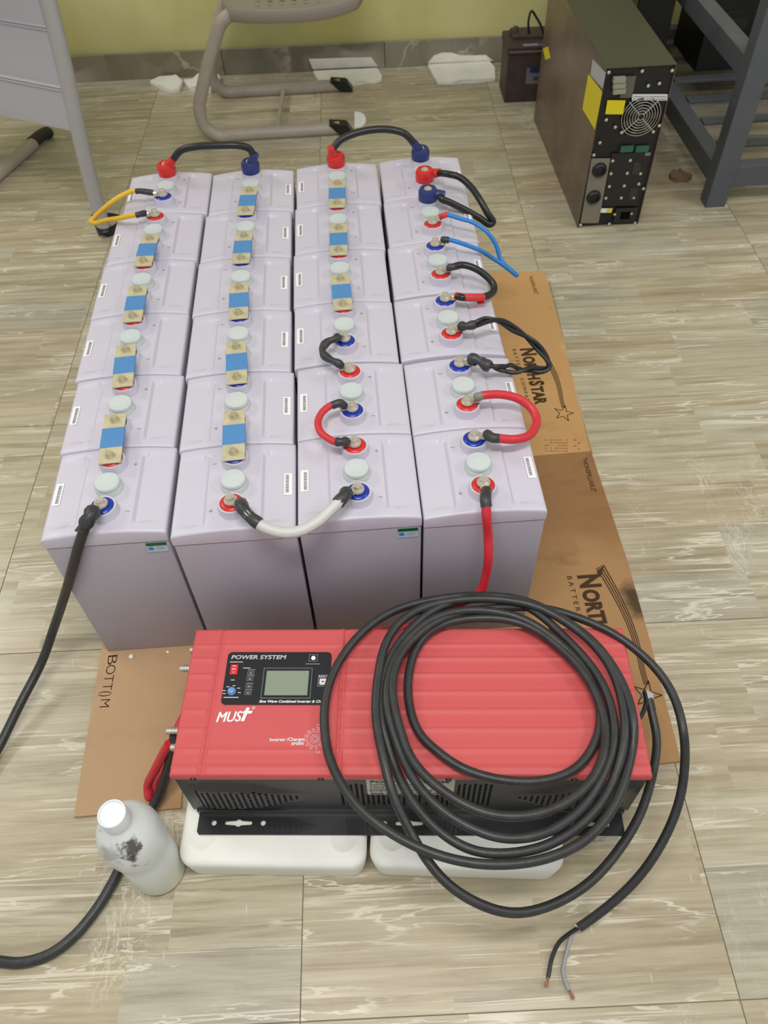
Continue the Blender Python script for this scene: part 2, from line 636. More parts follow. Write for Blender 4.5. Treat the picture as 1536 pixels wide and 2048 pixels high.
def make_battery():
    root = empty('battery')
    bm = bmesh.new()
    box(bm, (0, 0, .1448), (BW - .0016, BD - .0016, .2896), .0018)
    box(bm, (0, 0, .292), (BW - .008, BD - .008, .006), 0)
    obj('case', bm, lilac_case, root, True)
    obj('lid', lid_bm(), lilac, root, True)
    bm = bmesh.new()
    lathe(bm, [(.0205, .314), (.0195, .3255), (.0188, .327), (.0174, .327), (.0174, .3285), (.0181, .3290), (.0181, .3328), (.0170, .3342), (0, .3342)], seg=32)
    v = obj('vent_plug', bm, cap_grey, root, True)
    for s, mm in ((1, red_pl), (-1, blue_pl)):
        bm = bmesh.new()
        lathe(bm, [(.0225, .313), (.0204, .317), (.0197, .331), (.0189, .3335), (.0164, .3335), (.0158, .331), (0, .331)], (0, s * TY, 0), 32)
        t = obj('terminal', bm, lilac, root, True)
        bm = bmesh.new()
        lathe(bm, [(.0159, .3295), (.0159, .3330), (.0142, .3348), (.0100, .3354), (.0072, .3346), (.0072, .3315)], (0, s * TY, 0), 28)
        t2 = obj('seal_ring', bm, mm, t, True)
        t2['label'] = 'red seal ring' if s > 0 else 'blue seal ring'
        bm = bmesh.new()
        lathe(bm, [(.0072, .3305), (.0072, .3363), (.0066, .3370), (0, .3370)], (0, s * TY, 0), 20)
        obj('stud', bm, brass, t, True)
    for s in (1, -1):          # moulded plus and minus signs
        bm = bmesh.new()
        zz = lid_z(.031, s * TY)
        box(bm, (.031, s * TY, zz + .0002), (.0055, .0009, .0008))
        if s > 0:
            box(bm, (.031, s * TY, zz + .0002), (.0009, .0055, .0008))
        o = obj('polarity_mark', bm, ink_soft, root)
    bm = bmesh.new()
    zl = [lid_z(-.081, 0), lid_z(-.070, 0)]
    quad(bm, (-.0815, -.0205, zl[0] + .0002), (-.0700, -.0205, zl[1] + .0006), (-.0700, .0205, zl[1] + .0006), (-.0815, .0205, zl[0] + .0002), (0, 0, 1), .0005)
    lb = obj('serial_label', bm, white_lab, root)
    bm = bmesh.new()
    rnd = random.Random(3)
    y = -.017
    while y < .016:
        wd = rnd.choice((.0006, .001, .0015))
        box(bm, (-.0745, y, zl[1] + .0006), (.0045, wd, .0014))
        y += wd + rnd.choice((.0007, .0012))
    obj('barcode', bm, ink_soft, lb)
    # certification sticker on the case front
    yf = -(BD - .0016) / 2
    bm = bmesh.new()
    box(bm, (.0665, yf - .0004, .2782), (.0285, .0010, .0205))
    st = obj('certification_sticker', bm, mat_sticker, root)
    bm = bmesh.new()
    box(bm, (.0665, yf - .0007, .2852), (.0285, .0006, .0068))
    obj('green_band', bm, mat_green, st)
    bm = bmesh.new()
    cyl(bm, (.0575, yf - .0004, .2760), (.0575, yf - .0011, .2760), .0040, seg=16)
    obj('blue_emblem', bm, mat_blueprint, st)
    bm = bmesh.new()
    for q in range(3):
        box(bm, (.0705, yf - .0008, 0.2790 - q * .0026), (.0130 - .003 * (q == 2), .0006, .0008))
    obj('small_print', bm, ink_soft, st)
    return root


mat_sticker = mat('sticker_paper', rgb(186, 210, 220), .4)
mat_green = mat('green_print', rgb(20, 92, 58), .4)
mat_blueprint = mat('blue_print', rgb(80, 130, 200), .4)


def copy_tree(o, parent=None):
    c = o.copy()
    COL.objects.link(c)
    if parent is not None:
        c.parent = parent
    for ch in o.children:
        copy_tree(ch, c)
    return c


def blabel(c, r):
    """r counts from the front"""
    extra = {
        (0, 0): 'black cable taped to its blue terminal', (1, 0): 'pale grey cable on its red terminal', (2, 0): 'pale grey cable on its blue terminal', (3, 0): 'red cable hanging down its front',
        (0, 5): 'red cap and yellow cable on top', (1, 5): 'navy cap and a busbar on top', (2, 5): 'red cap and a busbar on top', (3, 5): 'navy cap and red cap on top',
        (0, 4): 'yellow cable and a busbar on top', (3, 4): 'navy cap and blue cable on top', (3, 3): 'blue cable and black cable on top', (3, 2): 'twisted black cable on its red terminal',
        (3, 1): 'twisted black cable and red cable on top', (2, 2): 'short black cable on its blue terminal', (2, 1): 'short black cable and red cable on top'}.get((c, r), 'busbars at both terminals')
    return 'lilac-grey battery, %s, %s, %s' % (extra, RED_L[r].replace(' from the front', ''), COLN[c].replace(' from the left', ''))


proto = make_battery()
for c in range(4):
    for k in range(6):
        r = 5 - k
        o = proto if (c == 0 and k == 0) else copy_tree(proto)
        x, y = POS[c][k]
        o.location = (x, y, CARD)
        o.rotation_euler = (0, 0, 0 if c in (0, 2) else PI)
        tag(o, blabel(c, r), 'battery', 'batteries standing in the four by six block')


def term(c, r, back):
    """top centre of a terminal; r from the front, back = the far terminal"""
    x, y = POS[c][5 - r]
    return Vector((x, y + (TY if back else -TY), CARD + ZC))


# ------------------------------------------------------------------ bolts and busbars
def bolt(bm, p, h=.006, r=.0062, washer=True):
    p = Vector(p)
    if washer:
        cyl(bm, p, p + Vector((0, 0, .0012)), r * 1.45, seg=20)
        cyl(bm, p + Vector((0, 0, .0012)), p + Vector((0, 0, .0024)), r * 1.15, seg=20)
    cyl(bm, p + Vector((0, 0, .0024)), p + Vector((0, 0, .0024 + h)), r, seg=6)
    cyl(bm, p + Vector((0, 0, .0024 + h)), p + Vector((0, 0, .0036 + h)), r * .62, r * .5, seg=12)


def busbar(c, r, lab):
    a = term(c, r, True)
    b = term(c, r + 1, False)
    mid = (a + b) / 2
    L = (b - a).length + .028
    rz = math.atan2(-(b - a).x, (b - a).y)
    root = empty('busbar', mid, rz, lab, 'busbar', 'busbars bridging neighbouring batteries')
    bm = bmesh.new()
    box(bm, (0, 0, .0015), (.0325, L, .0030), .0008)
    obj('plate', bm, bus_m, root)
    bm = bmesh.new()
    box(bm, (0, 0, .0015), (.0337, L * .40, .0042), .0008)
    obj('tape_wrap', bm, tape_b, root)
    h = (b - a).length / 2
    for s in (-1, 1):
        bm = bmesh.new()
        bolt(bm, (0, s * h, .003), .0045, .0052)
        obj('bolt', bm, brass, root)


nth = {0: 'front', 1: 'second', 2: 'third', 3: 'fourth', 4: 'fifth', 5: 'back'}
for c, rs in ((0, (0, 1, 2, 3)), (1, (0, 1, 2, 3, 4)), (2, (2, 3, 4))):
    for r in rs:
        busbar(c, r, 'tinned busbar with blue tape joining the %s and %s rows, %s' % (nth[r], nth[r + 1], COLN[c]))


# ------------------------------------------------------------------ cables
def lug(root, p, d, z=0.0, L=.020, m=steel):
    """flat ring lug with barrel and a bolt on top; returns where the cable starts"""
    d = Vector(d)
    d.z = 0
    d.normalize()
    p = Vector(p) + Vector((0, 0, z))
    a = math.atan2(d.y, d.x)
    bm = bmesh.new()
    cyl(bm, p, p + Vector((0, 0, .002)), .0095, seg=20)
    box(bm, p + d * .010 + Vector((0, 0, .001)), (.012, .012, .002), rz=a)
    cyl(bm, p + d * .012 + Vector((0, 0, .003)), p + d * (L + .006) + Vector((0, 0, .005)), .0050, seg=12)
    lg = obj('lug', bm, m, root)
    bm = bmesh.new()
    bolt(bm, p + Vector((0, 0, .002)), .0062, .0064)
    obj('bolt', bm, steel, root)
    return p + d * (L - .002) + Vector((0, 0, .0045))


def sleeve(root, pts, r, m, name='heat_shrink_sleeve', lab=None, lump=.0):
    bm = bmesh.new()
    tube(bm, pts, (lambda t: r * (1 + lump * math.sin(t * 9) * .5 - .12 * t)) if lump else r, 10, 5)
    o = obj(name, bm, m, root, True)
    if lab: o['label'] = lab
    return o


def cable_obj(root, pts, r, m, n=8, seg=12, name='jacket'):
    bm = bmesh.new()
    P = tube(bm, pts, r, seg, n)
    o = obj(name, bm, m, root, True)
    return o, P


def capped(root, p, d, m, lab):
    """moulded insulating cap over a terminal, cable leaving along d"""
    d = Vector(d).normalized()
    p = Vector(p)
    bm = bmesh.new()
    lathe(bm, [(.0185, -.004), (.0190, .006), (.0188, .014), (.0160, .0195), (.0110, .0205), (.0100, .0180), (0, .0180)], p, 28)
    q = p + Vector((0, 0, .008))
    cyl(bm, q + d * .010, q + d * .034, .0105, .0075, 16)
    o = obj('terminal_cap', bm, m, root, True)
    o['label'] = lab
    bm = bmesh.new()
    bolt(bm, p + Vector((0, 0, .0180)), .0012, .0055)
    obj('bolt', bm, steel, root)
    return q + d * .026


def V(u, v, z):
    return at(u, v, z - .010 if z > .3 else z)


# 1 yellow jumper, left edge
A = term(0, 5, False)
B = term(0, 4, True)
root = empty('jumper_cable', A, 0, 'yellow jumper cable with black sleeves, hanging over the left edge at the back', 'cable')
root.location = (0, 0, 0)
s1 = lug(root, A, (-1, .03, 0))
s2 = lug(root, B, (-1, -.03, 0))
pA = [s1, V(277, 382, .362), V(262, 383, .360)]
pB = [s2, V(278, 429, .362), V(262, 433, .358)]
sleeve(root, [s1] + pA[1:2] + [V(272, 383, .361)], .0060, tape_k, lump=.1)
sleeve(root, [s2] + pB[1:2] + [V(272, 431, .361)], .0060, tape_k, lump=.1)
cable_obj(root, [s1, V(277, 382, .362), V(262, 383, .360), V(237, 395, .352), V(210, 415, .335), V(190, 434, .315), V(182, 442, .308), V(190, 446, .311), V(215, 440, .330), V(240, 436, .347), V(262, 431, .358), V(278, 429, .362), s2], .0048, cab_y)

# 2 and 3 arcs behind the block
for (c0, c1, pts, lab) in (
        (0, 1, [(345, 318, .385), (362, 301, .40), (395, 293, .41), (435, 291, .412), (475, 291, .41), (498, 297, .40), (508, 312, .385)], 'thick black cable arcing from a red cap to a navy cap at the back left'),
        (2, 3, [(664, 300, .385), (680, 281, .40), (710, 267, .41), (750, 259, .415), (785, 260, .412), (810, 268, .405), (828, 284, .39)], 'thick black cable arcing from a red cap to a navy cap at the back right')):
    root = empty('jumper_cable', (0, 0, 0), 0, lab, 'cable')
    a = term(c0, 5, True)
    b = term(c1, 5, True)
    da = Vector(V(*pts[0])) - a - Vector((0, 0, .01))
    db = Vector(V(*pts[-1])) - b - Vector((0, 0, .01))
    sa = capped(root, a, da, red_pl, 'red cap')
    sb = capped(root, b, db, navy_pl, 'navy blue cap')
    cable_obj(root, [sa] + [V(*p) for p in pts[1:-1]] + [sb], .0072, rub_k2)

# 4 black loop at the right with red and navy cap
root = empty('jumper_cable', (0, 0, 0), 0, 'thick black cable looping from a red cap to a navy cap over the right edge', 'cable')
a = term(3, 5, False)
b = term(3, 4, True)
sa = capped(root, a, (1, .05, .05), red_pl, 'red cap')
sb = capped(root, b, (1, -.25, .0), navy_pl, 'navy blue cap')
cable_obj(root, [sa, V(895, 348, .372), V(918, 354, .370), V(940, 372, .360), V(960, 400, .345), V(976, 428, .325), V(986, 444, .31), V(980, 449, .306), V(960, 437, .318), V(930, 420, .335), V(900, 405, .352), V(882, 397, .360), sb], .0066, rub_k2)

# 5 blue jumper
root = empty('jumper_cable', (0, 0, 0), 0, 'thin blue jumper cable folded past the right edge', 'cable')
a = term(3, 4, False)
b = term(3, 3, True)
s1 = lug(root, a, (1, .55, 0))
s2 = lug(root, b, (1, .0, 0))
sleeve(root, [s1, V(888, 431, .366), V(894, 429, .366)], .0055, tape_r, lab='red sleeve')
sleeve(root, [s2, V(886, 479, .362), V(898, 480, .362)], .0058, tape_k)
cable_obj(root, [s1, V(894, 430, .366), V(920, 437, .362), V(950, 447, .356), V(975, 465, .345), V(992, 490, .325), V(1000, 515, .295), V(1010, 530, .285), V(1025, 543, .275), V(1034, 551, .27),
                 V(1027, 546, .276), V(1008, 531, .290), V(985, 516, .315), V(960, 501, .340), V(930, 489, .354), V(905, 481, .360), V(890, 479, .362), s2], .0040, cab_b)

# 6 black with red tape
root = empty('jumper_cable', (0, 0, 0), 0, 'black jumper cable with a red taped end, curving over the right edge', 'cable')
a = term(3, 3, False)
b = term(3, 2, True)
s1 = lug(root, a, (1, .35, 0))
s2 = lug(root, b, (1, .0, 0))
sleeve(root, [s1, V(902, 535, .366), V(920, 530, .366)], .0068, tape_k, lump=.15)
cable_obj(root, [s1, V(905, 534, .366), V(925, 530, .366), V(950, 537, .362), V(972, 552, .352), V(986, 568, .342), V(988, 580, .337), V(980, 589, .340), V(965, 594, .346), V(940, 595, .355), V(925, 595, .360), s2], .0062, rub_k2)
sleeve(root, [s2, V(930, 595, .359), V(966, 595, .347)], .0069, tape_r, 'tape_wrap', 'red tape')
bm = bmesh.new()
q = Vector(V(960, 601, .340))
box(bm, q, (.012, .020, .0012), .0003, rz=.1)
obj('tape_flap', bm, tape_r, root)

# 7 twisted black cable
root = empty('jumper_cable', (0, 0, 0), 0, 'twisted pair of black wires looping far over the cardboard', 'cable')
a = term(3, 2, False)
b = term(3, 1, True)
s1 = lug(root, a, (1, .4, 0))
s2 = lug(root, b, (1, .0, 0))
sleeve(root, [s1, V(930, 653, .366), V(950, 649, .368)], .0075, tape_k, lump=.3)
sleeve(root, [s2, V(950, 718, .364), V(965, 726, .362), V(980, 734, .36)], .0088, tape_k, lump=.5)
mid = [s1, V(945, 650, .368), V(975, 640, .368), V(1000, 642, .365), V(1028, 658, .356), V(1055, 675, .345), V(1078, 697, .33), V(1094, 718, .318), V(1098, 733, .312), V(1085, 740, .315), V(1060, 738, .325), V(1030, 738, .338), V(1000, 736, .35), V(980, 730, .358), V(960, 722, .363), s2]
M0 = catmull(mid, 12)
for ph in (0, PI):
    pts = []
    n0 = len(M0)
    for i, p in enumerate(M0):
        t = (M0[min(i + 1, n0 - 1)] - M0[max(i - 1, 0)]).normalized()
        s_ = t.cross(Vector((0, 0, 1))).normalized()
        u_ = s_.cross(t)
        an = i * .12 + ph
        env = .0034 * min(1, i / 10, (n0 - 1 - i) / 10)
        if 118 < i < 140: env *= 1 + 1.3 * math.sin((i - 118) / 22 * PI)
        pts.append(p + s_ * env * math.cos(an) + u_ * env * math.sin(an))
    bm = bmesh.new()
    tube(bm, pts, .0037, 8, smooth=False)
    obj('strand', bm, rub_k2, root, True)

# 8 red loop, right
root = empty('jumper_cable', (0, 0, 0), 0, 'thick red jumper cable making a wide loop over the right edge', 'cable')
a = term(3, 1, False)
b = term(3, 0, True)
s1 = lug(root, a, (1, .28, 0))
s2 = lug(root, b, (1, .0, 0))
sleeve(root, [s1, V(955, 793, .366), V(968, 791, .366)], .0062, mat('olive_sleeve', rgb(128, 128, 112), .5), lab='grey sleeve')
cable_obj(root, [s1, V(965, 791, .366), V(1000, 789, .364), V(1035, 797, .358), V(1062, 816, .348), V(1073, 838, .342), V(1068, 860, .344), V(1052, 874, .350), V(1025, 879, .358), V(1000, 877, .362), V(990, 876, .364), s2], .0066, cab_r)
sleeve(root, [s2, V(985, 876, .364), V(997, 877, .363)], .0074, tape_k)

# 10 short black, third column
root = empty('jumper_cable', (0, 0, 0), 0, 'short black taped jumper cable bent to the left, third column', 'cable')
a = term(2, 2, False)
b = term(2, 1, True)
s1 = lug(root, a, (-1, .1, 0), L=.014)
s2 = lug(root, b, (-1, .35, 0), L=.014)
cable_obj(root, [s1, V(672, 677, .366), V(655, 684, .364), V(645, 697, .362), V(648, 710, .362), V(662, 720, .363), V(675, 726, .364), s2], lambda t: .0062 * (1 + .14 * math.sin(t * 23)), tape_k)

# 11 red, third column
root = empty('jumper_cable', (0, 0, 0), 0, 'thick red jumper cable bent to the left with black sleeves, third column', 'cable')
a = term(2, 1, False)
b = term(2, 0, True)
s1 = lug(root, a, (-1, .15, 0), L=.014)
s2 = lug(root, b, (-1, .05, 0), L=.014)
cable_obj(root, [s1, V(680, 806, .366), V(662, 811, .364), V(645, 824, .362), V(636, 843, .360), V(640, 862, .360), V(655, 876, .362), V(672, 884, .364), s2], .0055, cab_r)
sleeve(root, [s1, V(680, 806, .366), V(664, 811, .364)], .0064, tape_k)
sleeve(root, [s2, V(684, 884, .365), V(672, 884, .364)], .0070, tape_k, lump=.2)

# 12 pale grey
root = empty('jumper_cable', (0, 0, 0), 0, 'thick pale grey cable drooping between the two middle front batteries', 'cable')
a = term(1, 0, False)
b = term(2, 0, False)
s1 = lug(root, a, (1, -.65, 0))
s2 = lug(root, b, (-1, -.5, 0))
mid = [s1, V(486, 1018, .368), V(505, 1038, .366), V(530, 1055, .360), V(565, 1065, .354), V(600, 1062, .352), V(635, 1044, .356), V(660, 1022, .362), V(682, 1000, .367), s2]
cable_obj(root, mid, .0078, cab_w)
sleeve(root, [s1, V(486, 1018, .368), V(505, 1038, .366), V(519, 1048, .363)], .0094, tape_k, lump=.15)
sleeve(root, [s2, V(690, 990, .368), V(674, 1008, .365)], .0096, tape_k, lump=.15)

# 9 red cable from the rightmost front battery to the inverter
IZ = .06
root = empty('battery_cable', (0, 0, 0), 0, 'long red battery cable running down the rightmost front battery and behind the red inverter', 'cable')
a = term(3, 0, False)
s1 = lug(root, a, (.06, -1, 0))
cable_obj(root, [s1, V(972, 1004, .366), V(973, 1030, .352), V(976, 1070, .315), V(977, 1110, .275), V(972, 1150, .235), V(958, 1186, .205), V(915, 1208, .195), V(850, 1240, .190), V(812, 1256, .180), Vector((.40, -.058, .10)), Vector((.33, -.045, .03)), Vector((.215, -.045, .018)), Vector((.145, -.13, .016)),
                 V(300, 1595, .02), V(296, 1572, .035), V(310, 1540, .075), V(328, 1505, .115), V(338, 1488, .135)], .0066, cab_r, n=10)
sleeve(root, [s1, V(971, 1000, .367), V(973, 1014, .362)], .0078, tape_k)

# 13 long black cable out of frame to the left and back
root = empty('battery_cable', (0, 0, 0), 0, 'long black battery cable sweeping out at the left from the leftmost front battery', 'cable')
a = term(0, 0, False)
s1 = lug(root, a, (-.45, -1, 0))
sleeve(root, [s1, V(182, 1030, .365), V(170, 1050, .354)], .0105, tape_k, 'tape_wrap', lump=.25)
bm = bmesh.new()
box(bm, Vector(V(163, 1055, .350)), (.012, .016, .0012), .0002, rz=-.4)
obj('tape_flap', bm, tape_k, root)
cable_obj(root, [s1, V(182, 1030, .365), V(170, 1055, .350), V(158, 1090, .315), V(144, 1140, .25), V(128, 1195, .175), V(108, 1255, .10), V(83, 1325, .05), V(40, 1409, .030), V(0, 1490, .015), V(-60, 1600, .009), V(-120, 1730, .009), V(-120, 1850, .009), V(-60, 1910, .009),
                 V(0, 1923, .009), V(45, 1925, .009), V(100, 1908, .009), V(150, 1870, .009), V(195, 1815, .009), V(225, 1765, .009), V(245, 1725, .009), V(290, 1640, .012), V(318, 1590, .03), V(338, 1530, .085), V(348, 1490, .125), V(349, 1470, .135)], .0072, rub_k, n=10)

# ------------------------------------------------------------------ inverter
IH = .2076
IA = -.0805
IC = Vector((.4905, -.2195, IZ))
inv = empty('inverter', IC, IA, 'red and black inverter charger lying on two white foam blocks', 'inverter')
IM = Matrix.Translation(IC) @ Matrix.Rotation(IA, 4, 'Z')
IMI = IM.inverted()
IL, ID = .600, .210
hz = IH - IZ


def il(u, v, z=None):       # pixel -> local point on the inverter top (z local)
    return IMI @ at(u, v, IZ + (hz if z is None else z))


inv_red = mat('red_powder_coat', rgb(203, 84, 84), .5, bump=.25, bscale=1200)
inv_blk = mat('black_powder_coat', rgb(46, 46, 46), .42, bump=.25, bscale=1200)
gx1 = il(425, 1400).x - .012        # edge grooves of the middle panel
gx1 = -.262
gx2 = il(680, 1400).x


def rib(y):
    z = 0.0
    for yc, h in RIBS:
        # a soft step: bright lip then a fall
        z += h * (math.exp(-((y - yc) / .0022) ** 2) + .35 * math.exp(-((y - yc - .006) / .006) ** 2))
    return z


RIBS = [(il(1000, v).y, .0016) for v in (1317, 1349, 1384, 1421, 1459)] + [(il(1000, 1290).y, .0012), (il(1000, 1500).y, .0014), (il(1000, 1533).y, .0016)]


def top_z(x, y):
    side = x < gx1 or x > gx2
    r = rib(y)
    if not side:
        r *= sst(abs(y - .002), .066, .078)
    z = hz + r
    for g_ in (gx1, gx2):
        z += .0016 * math.exp(-((x - g_) / .0022) ** 2) - .0014 * math.exp(-((x - g_ - .004) / .0022) ** 2)
    # edges roll down
    d = min(ID / 2 - abs(y), IL / 2 - abs(x))
    if d < .004:
        z -= .0035 * (1 - math.sqrt(max(0, 1 - (1 - d / .004) ** 2)))
    return z


bm = bmesh.new()
xs = sorted(set([round(-IL / 2 + v, 5) for v in (0, .001, .0025, .004)] + [round(-.296 + i * .592 / 90, 5) for i in range(91)] + [round(IL / 2 - v, 5) for v in (0, .001, .0025, .004)] + [round(g_ + q * .0012, 5) for g_ in (gx1, gx2) for q in range(-4, 8)]))
ys = sorted(set([round(-ID / 2 + v, 5) for v in (0, .001, .0025, .004)] + [round(-.101 + i * .202 / 110, 5) for i in range(111)] + [round(ID / 2 - v, 5) for v in (0, .001, .0025, .004)]))
G = [[bm.verts.new((x, y, top_z(x, y))) for y in ys] for x in xs]
for i in range(len(xs) - 1):
    for j in range(len(ys) - 1):
        bm.faces.new((G[i][j], G[i + 1][j], G[i + 1][j + 1], G[i][j + 1]))
loop = [G[i][0] for i in range(len(xs))] + [G[-1][j] for j in range(1, len(ys))] + [G[i][-1] for i in range(len(xs) - 2, -1, -1)] + [G[0][j] for j in range(len(ys) - 2, 0, -1)]
prev = loop
for dz, ins in ((hz - .014, 0), (hz - .014, .0015)):
    cur = [bm.verts.new((v.co.x - math.copysign(ins, v.co.x), v.co.y - math.copysign(ins, v.co.y), dz)) for v in loop]
    for i in range(len(loop)):
        j = (i + 1) % len(loop)
        bm.faces.new((prev[i], prev[j], cur[j], cur[i]))
    prev = cur
top_cover = obj('top_cover', bm, inv_red, inv, True)

# black body with a shaped front
bm = bmesh.new()
FY = -ID / 2 + .002


def front_y(x, z):
    """front sheet: two pressed scoops around the vents at the ends"""
    o = 0.0
    for s in (-1, 1):
        cx = s * .262
        t = (x - cx) * -s            # runs inwards from the end
        k = sst(t, -.03, .0) * (1 - sst(t, .055, .145))
        half = .036 * (1 - .75 * sst(t, .02, .14)) + .004
        e = abs(z - .070) / half
        o += .007 * k * (1 - sst(e, .75, 1.15))
    return FY - o


nx, nz_ = 120, 30
F = [[bm.verts.new((-.297 + i * .594 / nx, front_y(-.297 + i * .594 / nx, .016 + j * (hz - .032) / nz_), .016 + j * (hz - .032) / nz_)) for j in range(nz_ + 1)] for i in range(nx + 1)]
for i in range(nx):
    for j in range(nz_):
        bm.faces.new((F[i][j], F[i + 1][j], F[i + 1][j + 1], F[i][j + 1]))
box(bm, (0, .0022, hz / 2 - .003), (.594, ID - .0085, hz - .010))
obj('body', bm, inv_blk, inv, True)
# base tray and mounting flanges
bm = bmesh.new()
box(bm, (.0, -.0, .008), (.586, .212, .016), .002)
obj('base_tray', bm, blk_gl, inv)


def inv_front(u, v, yl=None):
    """pixel -> local point on the front sheet"""
    yl = FY if yl is None else yl
    d = (IMI.to_3x3() @ ray(u, v))
    o = IMI @ CAM
    t = (yl - o.y) / d.y
    return o + d * t


for s in (-1, 1):
    # flange plate with cut mounting holes (outer plate minus slots, cut as a grid of boxes)
    root_y = s * (ID / 2 + .0125)
    bm = bmesh.new()
    L = .582
    holes = []
    for hx in (-.235, .0, .235):
        holes += [(hx - .034, .0028, .0028), (hx + .034, .0028, .0028), (hx, .018, .0019), (hx, .0048, .0048)]
    # outline as one face with holes via triangle fill
    outer = [(-L / 2 + .003, -.0155 * s * -1), (L / 2 - .003, -.0155 * s * -1), (L / 2, -.0115 * s * -1), (L / 2, .0155 * s * -1), (-L / 2, .0155 * s * -1), (-L / 2, -.0115 * s * -1)]
    es = []
    vs = [bm.verts.new((x, root_y + y, .0015)) for x, y in outer]
    es += [bm.edges.new((vs[i], vs[(i + 1) % len(vs)])) for i in range(len(vs))]
    for hx in (-.235, .0, .235):
        for dx in (-.034, .034):
            c_ = [bm.verts.new((hx + dx + .0036 * math.cos(a), root_y + .0036 * math.sin(a), .0015)) for a in [2 * PI * q / 12 for q in range(12)]]
            es += [bm.edges.new((c_[i], c_[(i + 1) % 12])) for i in range(12)]
        sl = []
        for q in range(-5, 6):
            a = q * PI / 10
            sl.append((hx + .0165 + .0024 * math.cos(a), .0024 * math.sin(a)))
        for q in range(1, 9):
            a = q * PI / 9
            if math.sin(a) * .0050 > .0024:
                sl.append((hx + .0050 * math.cos(a), .0050 * math.sin(a)))
        for q in range(5, 16):
            a = q * PI / 10
            sl.append((hx - .0165 + .0024 * math.cos(a), .0024 * math.sin(a)))
        for q in range(10, 18):
            a = q * PI / 9
            if math.sin(a) * .0050 < -.0024:
                sl.append((hx + .0050 * math.cos(a), .0050 * math.sin(a)))
        c_ = [bm.verts.new((x, root_y + y, .0015)) for x, y in sl]
        es += [bm.edges.new((c_[i], c_[(i + 1) % len(c_)])) for i in range(len(c_))]
    bmesh.ops.triangle_fill(bm, use_beauty=True, use_dissolve=False, edges=es)
    r_ = bmesh.ops.extrude_face_region(bm, geom=bm.faces[:])
    bmesh.ops.translate(bm, vec=(0, 0, .0022), verts=[v for v in r_['geom'] if isinstance(v, bmesh.types.BMVert)])
    obj('mounting_flange', bm, blk_gl, inv)

# vents: rows of small round holes
dark_hole = mat('vent_hole_black', rgb(6, 6, 6), .9, spec=.1)
bm = bmesh.new()
hole_pts = []


def vent(x0, x1, z0, z1, keep=lambda x, z: True, px=.0075, pz=.0068):
    i = 0
    x = x0
    while x <= x1:
        z = z0 + (pz / 2 if i % 2 else 0)
        while z <= z1:
            if keep(x, z):
                hole_pts.append((x, z))
            z += pz
        x += px
        i += 1


vent(-.276, -.145, .042, .098, lambda x, z: abs(z - .070) < .032 * (1 - sst(x, -.225, -.12)))
vent(.145, .276, .042, .098, lambda x, z: abs(z - .070) < .032 * (1 - sst(-x, -.225, -.12)))
vent(-.088, .020, .038, .112, px=.0068, pz=.0064)
vent(.010, .110, .038, .112, lambda x, z: x > .020, px=.0068, pz=.0064)
hole_pts = [(x, z) for x, z in hole_pts if not (-.058 < x < .062 and z > .074)]
for x, z in hole_pts:
    y = front_y(x, z)
    cyl(bm, (x, y + .001, z), (x, y - .00035, z), .0021, seg=6)
tag(obj('vent_hole', bm, dark_hole, inv), kind='stuff')
for sx_ in (-.281, .281):
    bm = bmesh.new()
    cyl(bm, (sx_, FY + .001, .046), (sx_, FY - .002, .046), .0042, .0032, 14)
    obj('screw', bm, blk, inv)
for u in (385, 641, 897, 1150):
    q = inv_front(u, 1552)
    bm = bmesh.new()
    cyl(bm, (q.x, -ID / 2 + .001, hz - .0125), (q.x, -ID / 2 - .0022, hz - .0125), .0042, .0034, 14)
    obj('screw', bm, blk, inv)

# rating label on the front
bm = bmesh.new()
box(bm, (.002, FY - .0006, .1050), (.112, .0010, .054))
rl = obj('rating_label', bm, mat('rating_label_film', rgb(190, 190, 180), .5), inv)
RXF = Matrix.Rotation(PI / 2, 4, 'X')


def ftext(s, x, z, size, fit=None, bold=0.0):
    text(s, size, ink, rl, Matrix.Translation((x, FY - .0013, z)) @ RXF, fit=fit, bold=bold)


ftext('POWER SYSTEM', -.050, .1200, .011, .100, .0003)
ftext('SINE WAVE POWER SYSTEM', -.050, .0800, .0070, .104, .0002)
bm = bmesh.new()
rnd = random.Random(5)
for r_ in range(4):
    x = -.050
    while x < (.012 + .01 * rnd.random()):
        wl = rnd.uniform(.002, .006)
        box(bm, (x + wl / 2, FY - .0012, .1145 - r_ * .0050), (wl, .0004, .0016))
        x += wl + .0012
x = -.050
while x < .032:
    wl = rnd.choice((.0005, .0009, .0014))
    box(bm, (x, FY - .0012, .0930), (wl, .0004, .0070))
    x += wl + rnd.choice((.0007, .0012))
obj('small_print', bm, ink, rl)

# control panel, placed on the flat middle of the cover
ZT = hz + .0004
pc = [il(458, 1304), il(667, 1306), il(654, 1409), il(441, 1411)]
pan_k = mat('control_panel_film', rgb(26, 27, 29), .32)
white_ink = mat('white_print', rgb(232, 232, 232), .5)
grey_ink = mat('grey_print', rgb(150, 150, 150), .5)
a_, b_, c_, d_ = [Vector((p.x, p.y, 0)) for p in pc]
ex = (b_ - a_ + c_ - d_).normalized()
ey = Vector((-ex.y, ex.x, 0))
PW = ((b_ - a_).length + (c_ - d_).length) / 2
PH = ((a_ - d_).dot(ey) + (b_ - c_).dot(ey)) / 2
PCN = (a_ + b_ + c_ + d_) / 4
PM = Matrix.Translation((PCN.x, PCN.y, ZT)) @ Matrix(((ex.x, ey.x, 0, 0), (ex.y, ey.y, 0, 0), (0, 0, 1, 0), (0, 0, 0, 1)))
PMI = PM.inverted()


def pl(u, v):        # pixel -> panel coordinates
    q = PMI @ il(u, v)
    return q.x, q.y


